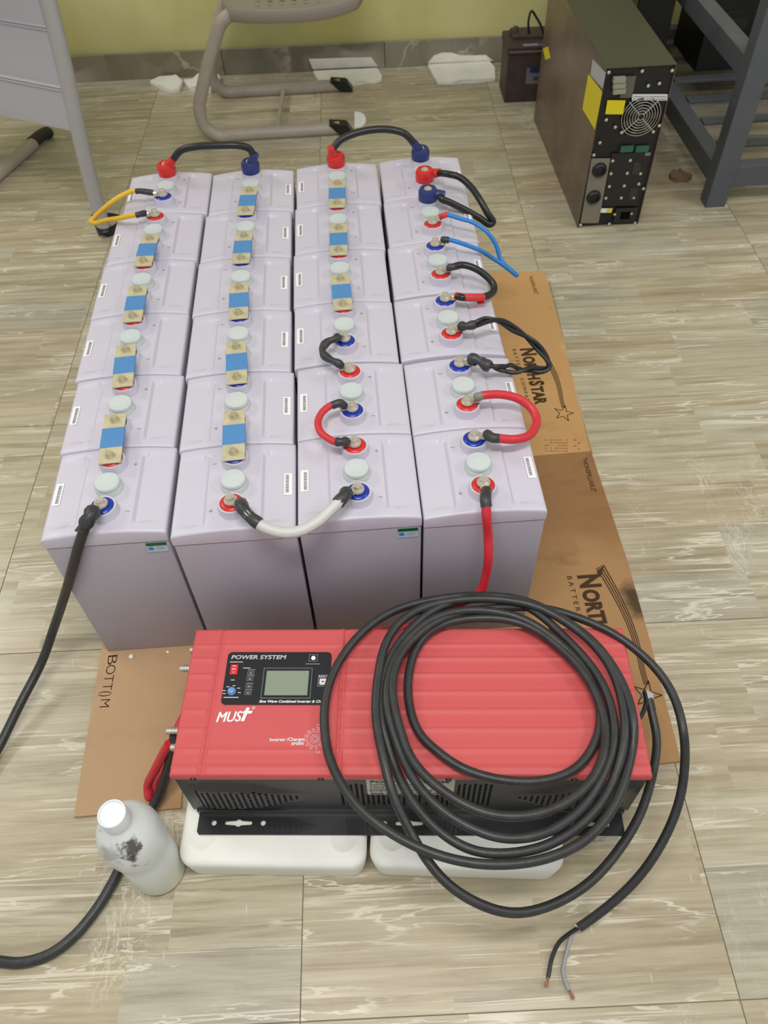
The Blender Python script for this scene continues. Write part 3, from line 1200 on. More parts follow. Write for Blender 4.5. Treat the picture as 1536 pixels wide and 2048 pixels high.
def rrect(bm, cx, cy, w_, h_, r_, z0, z1, M=None, seg=5):
    pts = []
    for sx_, sy_, a0 in ((1, 1, 0), (-1, 1, PI / 2), (-1, -1, PI), (1, -1, 1.5 * PI)):
        for q in range(seg + 1):
            a = a0 + q * PI / 2 / seg
            pts.append((cx + sx_ * (w_ / 2 - r_) + r_ * math.cos(a), cy + sy_ * (h_ / 2 - r_) + r_ * math.sin(a)))
    n0 = len(bm.verts)
    poly_slab(bm, pts, z0, z1)
    if M is not None:
        bm.verts.ensure_lookup_table()
        bmesh.ops.transform(bm, matrix=M, verts=bm.verts[n0:])


bm = bmesh.new()
rrect(bm, 0, 0, PW, PH, .006, -.001, .0008, PM)
panel = obj('control_panel', bm, pan_k, inv)


def frame(bm, cx, cy, w_, h_, t_, z0, z1, M):
    for dx, dy, ww, hh in ((0, h_ / 2, w_ + t_, t_), (0, -h_ / 2, w_ + t_, t_), (w_ / 2, 0, t_, h_ - t_), (-w_ / 2, 0, t_, h_ - t_)):
        box(bm, (cx + dx, cy + dy, (z0 + z1) / 2), (ww, hh, z1 - z0), M=M)


def ptext(s, u, v, size, fit=None, m=None, bold=0.0, shear=0.0, par=None, z=.0009, th=.00015):
    x, y = pl(u, v)
    return text(s, size, m or white_ink, par or panel, PM @ Matrix.Translation((x, y, z)), bold=bold, shear=shear, fit=fit, th=th)


def dpx(u0, v0, u1, v1):
    x0, y0 = pl(u0, v0)
    x1, y1 = pl(u1, v1)
    return math.hypot(x1 - x0, y1 - y0)


ptext('POWER SYSTEM', 462, 1319, .0085, dpx(462, 1319, 572, 1318), bold=.0002, shear=.15, m=mat('silver_print', rgb(190, 190, 190), .4))
ptext('Sine Wave Combined Inverter & Charger', 518, 1406, .0052, dpx(518, 1406, 660, 1405), bold=.00014, shear=.25)
# display
x0, y0 = pl(537, 1346)
x1, y1 = pl(612, 1388)
lx, ly = pl(574, 1367)
lw, lh = x1 - x0, y0 - y1
bm = bmesh.new()
rrect(bm, lx, ly, lw + .004, lh + .006, .001, .0002, .0014, PM)
lcd = obj('display', bm, mat('display_glass', rgb(136, 148, 128), .2), panel)
bm = bmesh.new()
frame(bm, lx, ly, lw + .011, lh + .012, .0006, .0006, .0013, PM)
frame(bm, lx, ly, lw + .0065, lh + .0075, .0022, .0006, .0017, PM)
obj('display_frame', bm, blk_gl, panel)
bm = bmesh.new()
frame(bm, lx, ly, lw + .012, lh + .013, .0005, .0008, .00155, PM)
obj('display_outline', bm, grey_ink, panel)
# rocker switch
x, y = pl(469, 1341)
bm = bmesh.new()
box(bm, (x, y, .0015), (.0105, .0150, .004), .0008, M=PM)
sw = obj('power_switch', bm, red_pl, panel)
sw['label'] = 'red rocker switch'
bm = bmesh.new()
for dy, ww in ((.0047, .005), (.0, .0045), (-.0045, .0025)):
    box(bm, (x, y + dy, .0036), (ww, .0008, .0004), M=PM)
box(bm, (x - .002, y, .0036), (.0007, .003, .0004), M=PM)
box(bm, (x + .002, y, .0036), (.0007, .003, .0004), M=PM)
obj('switch_mark', bm, white_ink, panel)
# rotary knob
x, y = pl(464, 1384)
bm = bmesh.new()
lathe(bm, [(.0056, 0), (.0056, .0018), (.0046, .0020), (.0044, .0050), (.0036, .0056), (0, .0056)], seg=22, M=PM @ Matrix.Translation((x, y, .0005)))
kn = obj('selector_knob', bm, mat('blue_grey_knob', rgb(105, 150, 205), .3), panel, True)
kn['label'] = 'pale blue knob'
bm = bmesh.new()
for a in (-.2, .6, 1.4, 2.2, 3.0, 3.5):
    box(bm, (x + .0105 * math.cos(a), y + .0085 * math.sin(a), .001), (.0040, .0008, .0003), M=PM)
box(bm, (x, y - .0085, .001), (.020, .0009, .0003), M=PM)
for u, v, ww in ((473, 1325, .018), (494, 1337, .010), (466, 1361, .005)):
    xx, yy = pl(u, v)
    box(bm, (xx, yy, .001), (ww, .0008, .0003), M=PM)
obj('small_print', bm, white_ink, panel)
# four indicator keys
for i, (u, v) in enumerate(((502, 1347), (500, 1359), (498, 1374), (496, 1387))):
    x, y = pl(u, v)
    bm = bmesh.new()
    frame(bm, x, y, .0082, .0044, .0004, .0007, .0012, PM)
    box(bm, (x, y, .0009), (.0040, .0016, .0003), M=PM)
    box(bm, (x + .0006, y + .0048, .0009), (.0100, .0009, .0003), M=PM)
    obj('indicator', bm, grey_ink, panel)
# enter key and round sensor
x, y = pl(646, 1365)
bm = bmesh.new()
rrect(bm, x, y, .0092, .0088, .0015, .0003, .0022, PM)
key = obj('set_key', bm, mat('white_key', rgb(225, 225, 222), .4), panel)
bm = bmesh.new()
frame(bm, x, y, .0128, .0124, .0007, .0007, .0013, PM)
obj('key_outline', bm, grey_ink, panel)
bm = bmesh.new()
box(bm, (x, y, .0023), (.0036, .0012, .0003), M=PM)
obj('key_mark', bm, blk, panel)
ptext('RESET', 637, 1355, .0042, .012)
x, y = pl(627, 1317)
bm = bmesh.new()
frame(bm, x, y, .0115, .0100, .0004, .0007, .0012, PM)
box(bm, (x, y - .0090, .0009), (.0200, .0009, .0003), M=PM)
obj('sensor_outline', bm, grey_ink, panel)
bm = bmesh.new()
lathe(bm, [(.0030, 0), (.0028, .0010), (0, .0014)], seg=16, M=PM @ Matrix.Translation((x, y, .0007)))
obj('indicator_lamp', bm, mat('indicator_lamp_lens', rgb(250, 248, 225), .3, emit=.6), panel, True)


def ctext(s, u, v, u2, v2, size, bold=0.0, shear=0.0, th=.0003, m=None):
    p = il(u, v)
    q = il(u2, v2)
    a = math.atan2(q.y - p.y, q.x - p.x)
    return text(s, size, m or white_ink, inv, Matrix.Translation((p.x, p.y, ZT + .0002)) @ Matrix.Rotation(a, 4, 'Z'), bold=bold, shear=shear, fit=(Vector((q.x, q.y)) - Vector((p.x, p.y))).length, th=th, name='brand_mark')


ctext('MUS', 430, 1445, 481, 1443, .0200, 0, .28)
ctext('MUS', 431.4, 1445, 482.4, 1443, .0200, 0, .28, th=.00035)
ctext('MUS', 430.7, 1444.4, 481.7, 1442.4, .0200, 0, .28, th=.0004)
# the last letter is drawn like a small cross
p = il(480, 1443)
aT = math.atan2(ex.y, ex.x)
TM = Matrix.Translation((p.x, p.y, ZT + .0002)) @ Matrix.Rotation(aT, 4, 'Z')
bm = bmesh.new()
shr = .28
stem = [(.001, 0), (.0055, 0), (.0055 + .019 * shr, .019), (.001 + .019 * shr, .019)]
n0 = 0
poly_slab(bm, stem, 0, .0004)
poly_slab(bm, [(-.0005 + .0105 * shr, .0105), (.011 + .0105 * shr, .0105), (.011 + .0145 * shr, .0145), (-.0005 + .0145 * shr, .0145)], 0, .0005)
bmesh.ops.transform(bm, matrix=TM, verts=bm.verts[:])
obj('brand_mark', bm, white_ink, inv)
text('®', .0060, white_ink, inv, TM @ Matrix.Translation((.0135, .0165, 0)), name='brand_mark')
ctext('Inverter /Charger', 539, 1483, 609, 1482, .0062, .0001, .0)
ctext('EP3000', 583, 1491, 607, 1490, .0052, .0001)
# sunburst emblem: rings of little outlined petals
sc_ = il(630, 1478)
for ring_i, (r0, r1, wd, cnt) in enumerate(((.0022, .0038, .0005, 10), (.0046, .0066, .0006, 12), (.0092, .0135, .0026, 12), (.0150, .0195, .0033, 12))):
    if ring_i == 3: cnt = 12
    bm = bmesh.new()
    for q in range(cnt):
        a = 2 * PI * q / cnt + .1 * ring_i
        if ring_i == 3 and math.cos(a) < -.2: continue
        M_ = Matrix.Translation((sc_.x, sc_.y, ZT + .0002)) @ Matrix.Rotation(a, 4, 'Z') @ Matrix.Translation(((r0 + r1) / 2, 0, 0))
        if ring_i < 2:
            box(bm, (0, 0, 0), (r1 - r0, wd, .0004), M=M_)
        else:
            frame(bm, 0, 0, r1 - r0, wd, .00035, -.0002, .0003, M_)
    obj('sunburst_emblem', bm, white_ink, inv)

# terminals on the left end
for (v, zc, kind, L_) in ((1337, .078, 'k', .020), (1365, .072, 'k0', .009), (1300, .078, 'k', .010), (1430, .078, 'r0', .010), (1462, .078, 'r', .022), (1495, .072, 'r', .014)):
    q = il(360, v, zc)
    bm = bmesh.new()
    xe = -IL / 2 + .002
    cyl(bm, (xe, q.y, zc), (xe - .014, q.y, zc), .0088, seg=16)
    obj('terminal_insulator', bm, red_pl if kind[0] == 'r' else blk, inv, True)
    if len(kind) == 1:
        bm = bmesh.new()
        cyl(bm, (xe - .009, q.y, zc), (xe - .015 - L_, q.y, zc), .0046, seg=12)
        for k_ in range(4):
            xx = xe - .017 - k_ * L_ / 5
            cyl(bm, (xx, q.y, zc), (xx - .0015, q.y, zc), .0054, seg=12)
        obj('terminal_bolt', bm, steel, inv, True)
# output gland and inner wires on the right end
bm = bmesh.new()
cyl(bm, (IL / 2 - .004, -.002, .062), (IL / 2 + .003, -.002, .062), .012, seg=18)
obj('cable_gland', bm, blk, inv, True)

# ------------------------------------------------------------------ foam supports
foam_m = mat('white_foam', rgb(240, 239, 230), .6, sss=.15, bump=.4, bscale=500, nz=.025, nscale=12)
foam_dirty = mat('dusty_foam', rgb(240, 238, 226), .75, bump=.6, bscale=300, nz=.06, nscale=25)


def foam_block(p0, p1, depth, lab):
    c = (Vector(p0) + Vector(p1)) / 2
    L = (Vector(p1) - Vector(p0)).length
    a = math.atan2(p1[1] - p0[1], p1[0] - p0[0])
    root = empty('foam_block', (c.x, c.y, 0), a, lab, 'foam')
    bm = bmesh.new()
    pts = []
    hgt = .060
    rings = []
    for z, ins in ((0, .0045), (.003, .0030), (.046, .0), (.053, .0005), (.0575, .003), (.060, .0085)):
        ring = []
        w_, h_, r_ = L - 2 * ins, depth - 2 * ins, .022
        for sx_, sy_, a0 in ((1, 1, 0), (-1, 1, PI / 2), (-1, -1, PI), (1, -1, 1.5 * PI)):
            for q in range(7):
                an = a0 + q * PI / 12
                ring.append(bm.verts.new((sx_ * (w_ / 2 - r_) + r_ * math.cos(an), depth / 2 + sy_ * (h_ / 2 - r_) + r_ * math.sin(an), z)))
        rings.append(ring)
    n_ = len(rings[0])
    for A_, B_ in zip(rings, rings[1:]):
        for i in range(n_):
            j = (i + 1) % n_
            bm.faces.new((A_[i], A_[j], B_[j], B_[i]))
    bm.faces.new(rings[0][::-1])
    bm.faces.new(rings[-1])
    obj('block', bm, foam_m, root, True)
    for sx_ in (-1, 1):
        bm = bmesh.new()
        lathe(bm, [(.0185, .0598), (.0180, .0606), (.0165, .0606), (.0158, .0602), (0, .0602)], (sx_ * (L / 2 - .031), .036, 0), 28)
        obj('moulded_ring', bm, foam_m, root, True)


foam_block(at(370, 1753), at(735, 1759), .20, 'white foam block under the left end of the red inverter')
foam_block(at(741, 1755), at(1120, 1766), .20, 'white foam block under the right part of the red inverter')

# ------------------------------------------------------------------ coil of black cable
coil = empty('cable_coil', (0, 0, 0), 0, 'large coil of black two core cable lying over the red inverter', 'cable')


def c1(lst):     # points read in the enlarged view of the upper half
    return [(620 + x / 1.969, 1160 + y / 1.969) for x, y in lst]


def c2(lst):
    return [(620 + x / 1.969, 1480 + y / 1.969) for x, y in lst]


def withz(lst, z0, z1):
    n = len(lst)
    return [V(u, v, z0 + (z1 - z0) * i / max(1, n - 1)) for i, (u, v) in enumerate(lst)]


ZB = IH + .0085
path = []
# feed from the inverter, wide outer bottom
path += withz([(1297, 1397)], .135, .135)
path += withz(c1([(1355, 560), (1370, 640)]), .125, .12)
path += withz(c2([(1368, 20), (1345, 160), (1300, 300), (1220, 430), (1110, 560), (980, 640), (860, 680), (760, 680), (650, 640), (540, 570), (450, 460), (390, 350)]), .112, .205)
path += withz(c2([(325, 220), (296, 100)]), .222, .232)
path += withz(c1([(278, 690), (262, 580), (258, 480), (268, 380), (290, 260), (345, 170), (430, 112), (550, 82), (680, 72), (800, 82), (900, 105), (1000, 160), (1090, 225), (1165, 310), (1210, 400), (1238, 520), (1240, 640)]), .234, ZB + .014)
path += withz(c2([(1230, 20), (1200, 150), (1140, 260), (1050, 350), (950, 410), (850, 440), (720, 450), (620, 430), (520, 370), (430, 280), (360, 170), (325, 80)]), ZB + .003, ZB + .002)
path += withz(c1([(300, 660), (280, 560), (275, 470), (300, 330), (370, 220), (450, 140), (550, 88), (660, 64), (760, 64), (880, 90), (990, 150), (1110, 232), (1195, 340), (1255, 460), (1277, 570)]), ZB + .012, ZB + .016)
path += withz(c2([(1272, 20), (1250, 120), (1215, 230), (1155, 325), (1075, 405), (960, 458), (850, 485), (720, 492), (600, 480), (460, 440), (330, 375), (200, 280), (120, 170), (75, 70)]), ZB + .004, ZB + .003)
path += withz(c1([(60, 620), (54, 520), (75, 400), (135, 285), (225, 185), (330, 118), (450, 84), (560, 66), (680, 60), (780, 72), (890, 120), (1000, 222), (1100, 325), (1165, 430), (1196, 540), (1200, 650)]), ZB + .002, ZB + .010)
path += withz(c2([(1185, 40), (1150, 150), (1085, 255), (1000, 330), (900, 378), (790, 390), (700, 375), (570, 315), (460, 225), (385, 120), (345, 20)]), ZB + .008, ZB + .010)
path += withz(c1([(315, 620), (295, 500), (312, 350), (380, 230), (480, 150), (600, 118), (720, 122), (840, 150), (950, 220), (1050, 310), (1115, 410), (1145, 510), (1140, 610)]), ZB + .018, ZB + .004)
path += withz(c2([(1120, 30), (1070, 100), (980, 148), (880, 166), (760, 160), (640, 130), (560, 90), (490, 35)]), ZB + .001, ZB + .001)
path += withz(c1([(430, 610), (392, 510), (383, 400), (408, 280), (470, 198), (570, 158), (690, 148), (800, 158), (900, 200), (1000, 280), (1085, 370), (1140, 480), (1166, 580)]), ZB, ZB + .010)
path += withz(c2([(1160, 40), (1140, 110), (1085, 190), (1000, 255), (900, 292), (800, 303), (690, 290), (580, 240), (475, 165), (400, 80), (370, 10)]), ZB + .014, ZB + .014)
path += withz(c1([(335, 600), (318, 450), (338, 320), (400, 235), (490, 165), (600, 126), (740, 108), (870, 106), (960, 118), (1065, 152), (1180, 200), (1300, 285), (1395, 385), (1452, 500), (1474, 620)]), ZB + .022, .20)
path += withz(c2([(1478, 60), (1468, 190), (1430, 320), (1350, 470), (1260, 580), (1150, 675)]), .17, .035)
path += [V(1158, 1855, .018)]
CR = .0059
keep = [path[0]]
for p_ in path[1:-1]:
    if (p_ - keep[-1]).length > .020:
        keep.append(p_)
keep.append(path[-1])
P_ = catmull(keep, 6)
for _ in range(14):          # relax the traced line so that it bends like a stiff cable
    P_ = [P_[0]] + [P_[i] * .5 + (P_[i - 1] + P_[i + 1]) * .25 for i in range(1, len(P_) - 1)] + [P_[-1]]
path = P_
bm = bmesh.new()
tube(bm, path, CR, 12, smooth=False)
obj('jacket', bm, rub_k, coil, True)
# loose cores at the cut end
e = Vector(V(1158, 1855, .018))
for k_, (pts, m_) in enumerate(((((1140, 1866, .014), (1118, 1885, .009), (1104, 1915, .006), (1098, 1945, .005), (1096, 1955, .005)), rub_k2), (((1146, 1865, .010), (1140, 1880, .006), (1132, 1910, .005), (1126, 1942, .005), (1134, 1972, .005), (1138, 1980, .005)), mat('grey_core', rgb(150, 152, 152), .45)))):
    P_ = [e] + [V(*p) for p in pts]
    bm = bmesh.new()
    tube(bm, P_, .0027, 8, 6)
    co = obj('wire_core', bm, m_, coil, True)
    co['label'] = 'black wire core' if k_ == 0 else 'grey wire core'
    bm = bmesh.new()
    d = (P_[-1] - P_[-2]).normalized()
    for q in range(5):
        o_ = Vector((math.cos(q * 1.26), math.sin(q * 1.26), 0)) * .0010
        tube(bm, [P_[-1] + o_, P_[-1] + d * .006 + o_ * 1.4, P_[-1] + d * .010 + o_ * 2.2], .0008, 6, 3)
    obj('copper_strands', bm, copper, co, True)
bm = bmesh.new()
cyl(bm, e + Vector((-.0015, -.001, -.0005)), e + (e - Vector(path[-2])).normalized() * .0012, .0052, .0058, 12)
obj('inner_sheath', bm, white_lab, coil, True)
# cores between the inverter end and the jacket
s_ = Vector(V(1297, 1397, .135))
gl = IM @ Vector((IL / 2 + .002, -.002, .062))
for k_, m_ in ((0, rub_k2), (1, mat('grey_core_b', rgb(165, 168, 168), .45))):
    bm = bmesh.new()
    tube(bm, [gl + Vector((0, .003 * k_, -.004 * k_)), gl + Vector((.012, -.002, .010 - .006 * k_)), (gl + s_) / 2 + Vector((.012, .006, .012 - .008 * k_)), s_ + Vector((-.003, .01, .001)), s_], .0030, 8, 6)
    obj('wire_core', bm, m_, coil, True)
bm = bmesh.new()
for q in range(7):
    a = q * .9
    box(bm, s_ + Vector((math.cos(a) * .003, .004 + .002 * math.sin(a * 3), math.sin(a) * .003)), (.009, .010, .0008), rz=a, M=None)
obj('foil_shield', bm, silver, coil)

# ------------------------------------------------------------------ cardboard
cm1, g, tc, cc = card_mat('tan_cardboard', rgb(198, 155, 102), rgb(208, 168, 114), rgb(180, 138, 88))
cm2, g, tc, cc = card_mat('brown_cardboard', rgb(172, 134, 92), rgb(186, 150, 104), rgb(148, 110, 72))
b = cm2.node_tree.nodes['Principled BSDF']
# scuffed darker strip near the joint, tan elsewhere, and the dark stain near the right edge
geo = g.n('ShaderNodeNewGeometry').outputs['Position']
sp = g.n('ShaderNodeSeparateXYZ')
g.set(sp.inputs[0], geo)
wob = g.math('MULTIPLY', g.math('SUBTRACT', g.noise(geo, 9, 3), .5), .16)
f1 = g.smooth(g.math('ADD', sp.outputs[1], wob), .08, .20)
cc = g.mix(g.math('MULTIPLY', f1, .55), cc, rgb(132, 92, 58))
dv = g.n('ShaderNodeVectorMath', operation='DISTANCE')
g.set(dv.inputs[0], g.mapv(geo, sc=(1, .55, 0)))
stc = at(1268, 1205)
dv.inputs[1].default_value = (stc.x, stc.y * .55, 0)
st_ = g.smooth(g.math('ADD', dv.outputs['Value'], g.math('MULTIPLY', g.math('SUBTRACT', g.noise(geo, 45, 3), .5), .022)), .028, .008)
cc = g.mix(g.math('MULTIPLY', st_, .85), cc, rgb(48, 38, 32))
fL = g.smooth(sp.outputs[0], .30, .05)
cc = g.mix(g.math('MULTIPLY', fL, .6), cc, rgb(196, 166, 134))
g.set(b.inputs['Base Color'], cc)
ink_c = mat('cardboard_print', rgb(74, 54, 38), .8, spec=.1)
ink_c2 = mat('cardboard_print_pale', rgb(132, 96, 60), .8, spec=.1)

back_sheet = empty('cardboard_sheet', (0, 0, 0), 0, 'tan printed cardboard sheet under the rear batteries', 'cardboard')
front_sheet = empty('cardboard_sheet', (0, 0, 0), 0, 'browner printed cardboard sheet under the front batteries and foam blocks', 'cardboard')
bm = bmesh.new()
poly_slab(bm, [(-.004, .373), at(1181, 908)[:2], (.932, .80), at(1088, 545)[:2], at(1000, 548)[:2], (.02, 1.01), (-.006, .70)], .0002, .0052)
obj('sheet', bm, cm1, back_sheet)
bm = bmesh.new()
q0 = at(1360, 1525)
poly_slab(bm, [at(150, 1636)[:2], (.150, -.270), (.150, -.150), (.694, -.150), (.694, -.266), q0[:2], at(1300, 1290)[:2], at(1255, 1130)[:2], at(1181, 906)[:2], (.5, .372), (-.004, .372), at(203, 1312)[:2]], .0002, .0056)
obj('sheet', bm, cm2, front_sheet)

R90 = Matrix.Rotation(-PI / 2, 4, 'Z')


def floor_text(s, u, v, u2, v2, size, par, m=None, bold=0.0, z=.0054, fit=True, space=1.0):
    """text whose baseline runs from pixel to pixel on the cardboard"""
    p = at(u, v, z)
    q = at(u2, v2, z)
    a = math.atan2(q.y - p.y, q.x - p.x)
    return text(s, size, m or ink_c, par, Matrix.Translation((p.x, p.y, z)) @ Matrix.Rotation(a, 4, 'Z'), bold=bold, fit=(q - p).length if fit else None, th=.0002, space=space)


floor_text('B', 217, 1308, 214.5, 1327, .023, front_sheet, bold=-.0002)
floor_text('O', 214, 1329, 210.5, 1348, .023, front_sheet, bold=-.0002)
floor_text('T', 210, 1350, 207, 1364, .023, front_sheet, bold=-.0002)
floor_text('T', 207, 1366, 204, 1380, .023, front_sheet, bold=-.0002)
floor_text('(', 205, 1382, 204, 1386.5, .022, front_sheet, bold=.0003)
floor_text(')', 203.4, 1389, 202.6, 1393.5, .022, front_sheet, bold=.0003)
floor_text('M', 202, 1397, 199, 1413, .023, front_sheet, bold=-.0002)


def logo(par, O, sc_, z):
    """N-word with small line, arcs and star; local x runs towards the camera, y to the right"""
    M_ = Matrix.Translation((O.x, O.y, z)) @ R90 @ Matrix.Scale(sc_, 4)
    text('N', .050, ink_c, par, M_, bold=.0022, sx=.74)
    text('ORTH', .038, ink_c, par, M_ @ Matrix.Translation((.032, 0, 0)), bold=.0018, fit=.084)
    text('S', .046, ink_c, par, M_ @ Matrix.Translation((.121, 0, 0)), bold=.0022, sx=.76)
    text('TAR', .038, ink_c, par, M_ @ Matrix.Translation((.141, 0, 0)), bold=.0018, fit=.062)
    text('BATTERY  COMPANY', .012, ink_c, par, M_ @ Matrix.Translation((.0, -.020, 0)), fit=.205, space=1.5)
    for k_ in range(4):
        pts = []
        for q in range(26):
            t = q / 25
            pts.append(Vector((-.012 + .230 * t - k_ * .002 * (1 - t), .036 + k_ * .0045 * (1 - .5 * t) + .028 * math.sin(PI * min(1, t * 1.15) * .62) - .004 * t, 0)))
        bm = bmesh.new()
        for a_, b_ in zip(pts, pts[1:]):
            d_ = (b_ - a_).normalized()
            n_ = Vector((-d_.y, d_.x, 0))
            t_ = .0011 - .0005 * (pts.index(a_) / 25)
            vs = [bm.verts.new(M_ @ p) for p in (a_ - n_ * t_, b_ - n_ * t_, b_ + n_ * t_, a_ + n_ * t_)]
            bm.faces.new(vs)
        obj('arc_mark', bm, ink_c, par)
    bm = bmesh.new()
    vs = [bm.verts.new(M_ @ Vector(p)) for p in ((-.004, .034, .0001), (.008, .037, .0001), (.001, .043, .0001), (-.016, .050, .0001))]
    bm.faces.new(vs)
    obj('arc_mark', bm, ink_c, par)
    # outlined five pointed star
    bm = bmesh.new()
    pts = []
    for q in range(10):
        r_ = .023 if q % 2 == 0 else .0088
        a = q * PI / 5 + .25
        pts.append(Vector((.236 + r_ * math.cos(a) * 1.15, .058 + r_ * math.sin(a), 0)))
    for i in range(10):
        a_, b_ = pts[i], pts[(i + 1) % 10]
        d_ = (b_ - a_).normalized()
        n_ = Vector((-d_.y, d_.x, 0)) * .0009
        bm.faces.new([bm.verts.new(M_ @ p) for p in (a_ - n_, b_ - n_, b_ + n_, a_ + n_)])
    obj('star_mark', bm, ink_c, par)


logo(back_sheet, at(1041, 697, .0056), .91, .0056)
logo(front_sheet, at(1156, 1150, .0060), 1.0, .0060)
floor_text('"NONSPILLABLE"', 1164, 916, 1184, 984, .013, front_sheet, ink_c, z=.006)
floor_text('"NONSPILLABLE"', 1057, 552, 1070, 588, .013, back_sheet, ink_c2, z=.0056)
bm = bmesh.new()
rnd = random.Random(11)
for k_ in range(5):
    for j_ in range(9):
        p = at(1092 + j_ * 5.2, 880 + k_ * 5.5, .0054)
        if rnd.random() < .8:
            box(bm, p, (.0022 + rnd.random() * .002, .0022, .0003))
for k_ in range(4):
    p = at(1150 + k_ % 2 * 8, 880 + k_ * 6, .0054)
    box(bm, p, (.006, .002, .0003))
obj('faded_print', bm, ink_c2, back_sheet)

# packing strip peeling along the edge of the tan sheet
bm = bmesh.new()
pts = [at(1100, 560, .004), at(1120, 640, .004), at(1137, 730, .003), at(1165, 830, .004), at(1185, 905, .003)]
tube(bm, pts, .0014, 6, 6)
tag(obj('packing_strip', bm, mat('clear_strip', rgb(188, 180, 150), .3), None, True), 'thin pale strip along the right edge of the tan cardboard', 'strip')

# little foam crumbs on the cardboard in front of the first battery
for (u, v, r_, lab) in ((264, 1310, .0042, 'larger white foam crumb at the foot of the front left battery'), (336, 1302, .0025, 'smaller white foam crumb at the foot of the front left battery')):
    bm = bmesh.new()
    bmesh.ops.create_icosphere(bm, subdivisions=2, radius=r_)
    for v_ in bm.verts:
        v_.co *= 1 + .25 * noise.noise(v_.co * 400)
        v_.co.z *= .7
    o = obj('foam_crumb', bm, foam_m, None, True)
    p = at(u, v, .006)
    o.location = (p.x, p.y - r_ * 1.0, .006 + r_ * .62)
    tag(o, lab, 'crumb')

# ------------------------------------------------------------------ bottle
bot_m = mat('milky_plastic', rgb(218, 222, 216), .38, trans=.0, sss=.25, bump=.1, bscale=120)
g = NG(bot_m)
bb_ = bot_m.node_tree.nodes['Principled BSDF']
tc = g.n('ShaderNodeTexCoord').outputs['Object']
nz1 = g.noise(tc, 70, 4, .65)


def blob(c, r0, r1, sc=(1, 1, 1), wobble=.02):
    d = g.n('ShaderNodeVectorMath', operation='DISTANCE')
    g.set(d.inputs[0], g.mapv(tc, sc=sc))
    d.inputs[1].default_value = tuple(a * b for a, b in zip(c, sc))
    return g.smooth(g.math('ADD', d.outputs['Value'], g.math('MULTIPLY', g.math('SUBTRACT', nz1, .5), wobble)), r1, r0)


spn = g.n('ShaderNodeSeparateXYZ')
g.set(spn.inputs[0], tc)
c = g.mix(g.smooth(spn.outputs[2], .09, .0), rgb(222, 226, 222), rgb(212, 214, 194))
c = g.mix(g.math('MULTIPLY', blob((.012, -.030, .188), .006, .015, (1, 1, .7), .05), .9), c, rgb(58, 44, 40))
c = g.mix(g.math('MULTIPLY', blob((.012, -.034, .170), .002, .008, (1, 1, .4), .02), .9), c, rgb(40, 36, 34))
c = g.mix(g.math('MULTIPLY', blob((-.016, -.030, .178), .004, .024, (1, 1, .8), .05), .5), c, rgb(110, 106, 104))
c = g.mix(g.math('MULTIPLY', g.smooth(g.noise(tc, 38, 3), .66, .72), .35), c, rgb(140, 138, 134))
g.set(bb_.inputs['Base Color'], c)
bc = at(321, 1738)
bot = empty('plastic_bottle', (bc.x, bc.y, 0), 0, 'milky white plastic bottle with a dark stain, standing left of the foam blocks', 'bottle')
ZS = 1.13
bm = bmesh.new()
lathe(bm, [(r_, z_ * ZS) for r_, z_ in [(0, .0), (.030, .0), (.0350, .002), (.0368, .008), (.0368, .088), (.0352, .096), (.0362, .104), (.0392, .114), (.0400, .128), (.0392, .146), (.0350, .160), (.0270, .172), (.0190, .181), (.0165, .185), (.0160, .192), (.0160, .196)]], seg=48)
obj('bottle_body', bm, bot_m, bot, True)
bm = bmesh.new()
lathe(bm, [(r_, z_ * ZS) for r_, z_ in [(.0162, .188), (.0172, .189), (.0172, .206), (.0166, .2085), (.0146, .2092), (.0138, .2070), (0, .2070)]], seg=36)
obj('bottle_cap', bm, mat('white_cap', rgb(232, 235, 240), .4), bot, True)

# ------------------------------------------------------------------ chair in the back
taupe = mat('taupe_painted_metal', rgb(172, 161, 148), .45, nz=.05)
taupe_seat = mat('taupe_moulded_plastic', rgb(146, 138, 124), .6, bump=.5, bscale=250)
chair = empty('school_chair', (.30, 1.93, 0), 0, 'taupe cantilever chair with black sled ends, standing against the yellow wall', 'chair')
CI = Matrix.Translation((-.30, -1.93, 0))


def ch(name, bm, m, smooth=True):
    bmesh.ops.transform(bm, matrix=CI, verts=bm.verts[:])
    return obj(name, bm, m, chair, smooth)


def square_tube(bm, pts, w_, h_, n=8):
    tube(bm, pts, math.hypot(w_, w_) / 2, 4, n, flat=h_ / w_, square=True)


for y, dx in ((1.785, 0), (2.085, .012)):
    bm = bmesh.new()
    tube(bm, [(.185 + dx, y - .0, .350), (.150 + dx, y, .330), (.122 + dx, y, .285), (.060 + dx, y, .155), (.040 + dx, y, .10), (.045 + dx, y, .045), (.080 + dx, y, .017), (.14 + dx, y, .016), (.25 + dx, y, .016), (.36 + dx, y, .016), (.455 + dx, y, .018)], .0185, 12, 8)
    ch('frame_leg', bm, taupe)
    bm = bmesh.new()
    yy = y
    bmesh.ops.create_cube(bm, size=1)
    bmesh.ops.scale(bm, vec=(.066, .044, .031), verts=bm.verts[:])
    for v_ in bm.verts:
        if v_.co.x > 0:
            v_.co.z -= .006
            v_.co.x += .010 if v_.co.z < 0 else -.010
        elif v_.co.z < 0:
            v_.co.x += .028
    bmesh.ops.bevel(bm, geom=bm.edges[:], offset=.003, segments=2, affect='EDGES')
    bmesh.ops.translate(bm, vec=(.455 + dx, yy, .022), verts=bm.verts[:])
    ch('foot_cap', bm, blk)
bm = bmesh.new()
tube(bm, [(.262, 1.785, .020), (.280, 2.085, .020)], .0065, 8, 2)
ch('crossbar', bm, taupe)
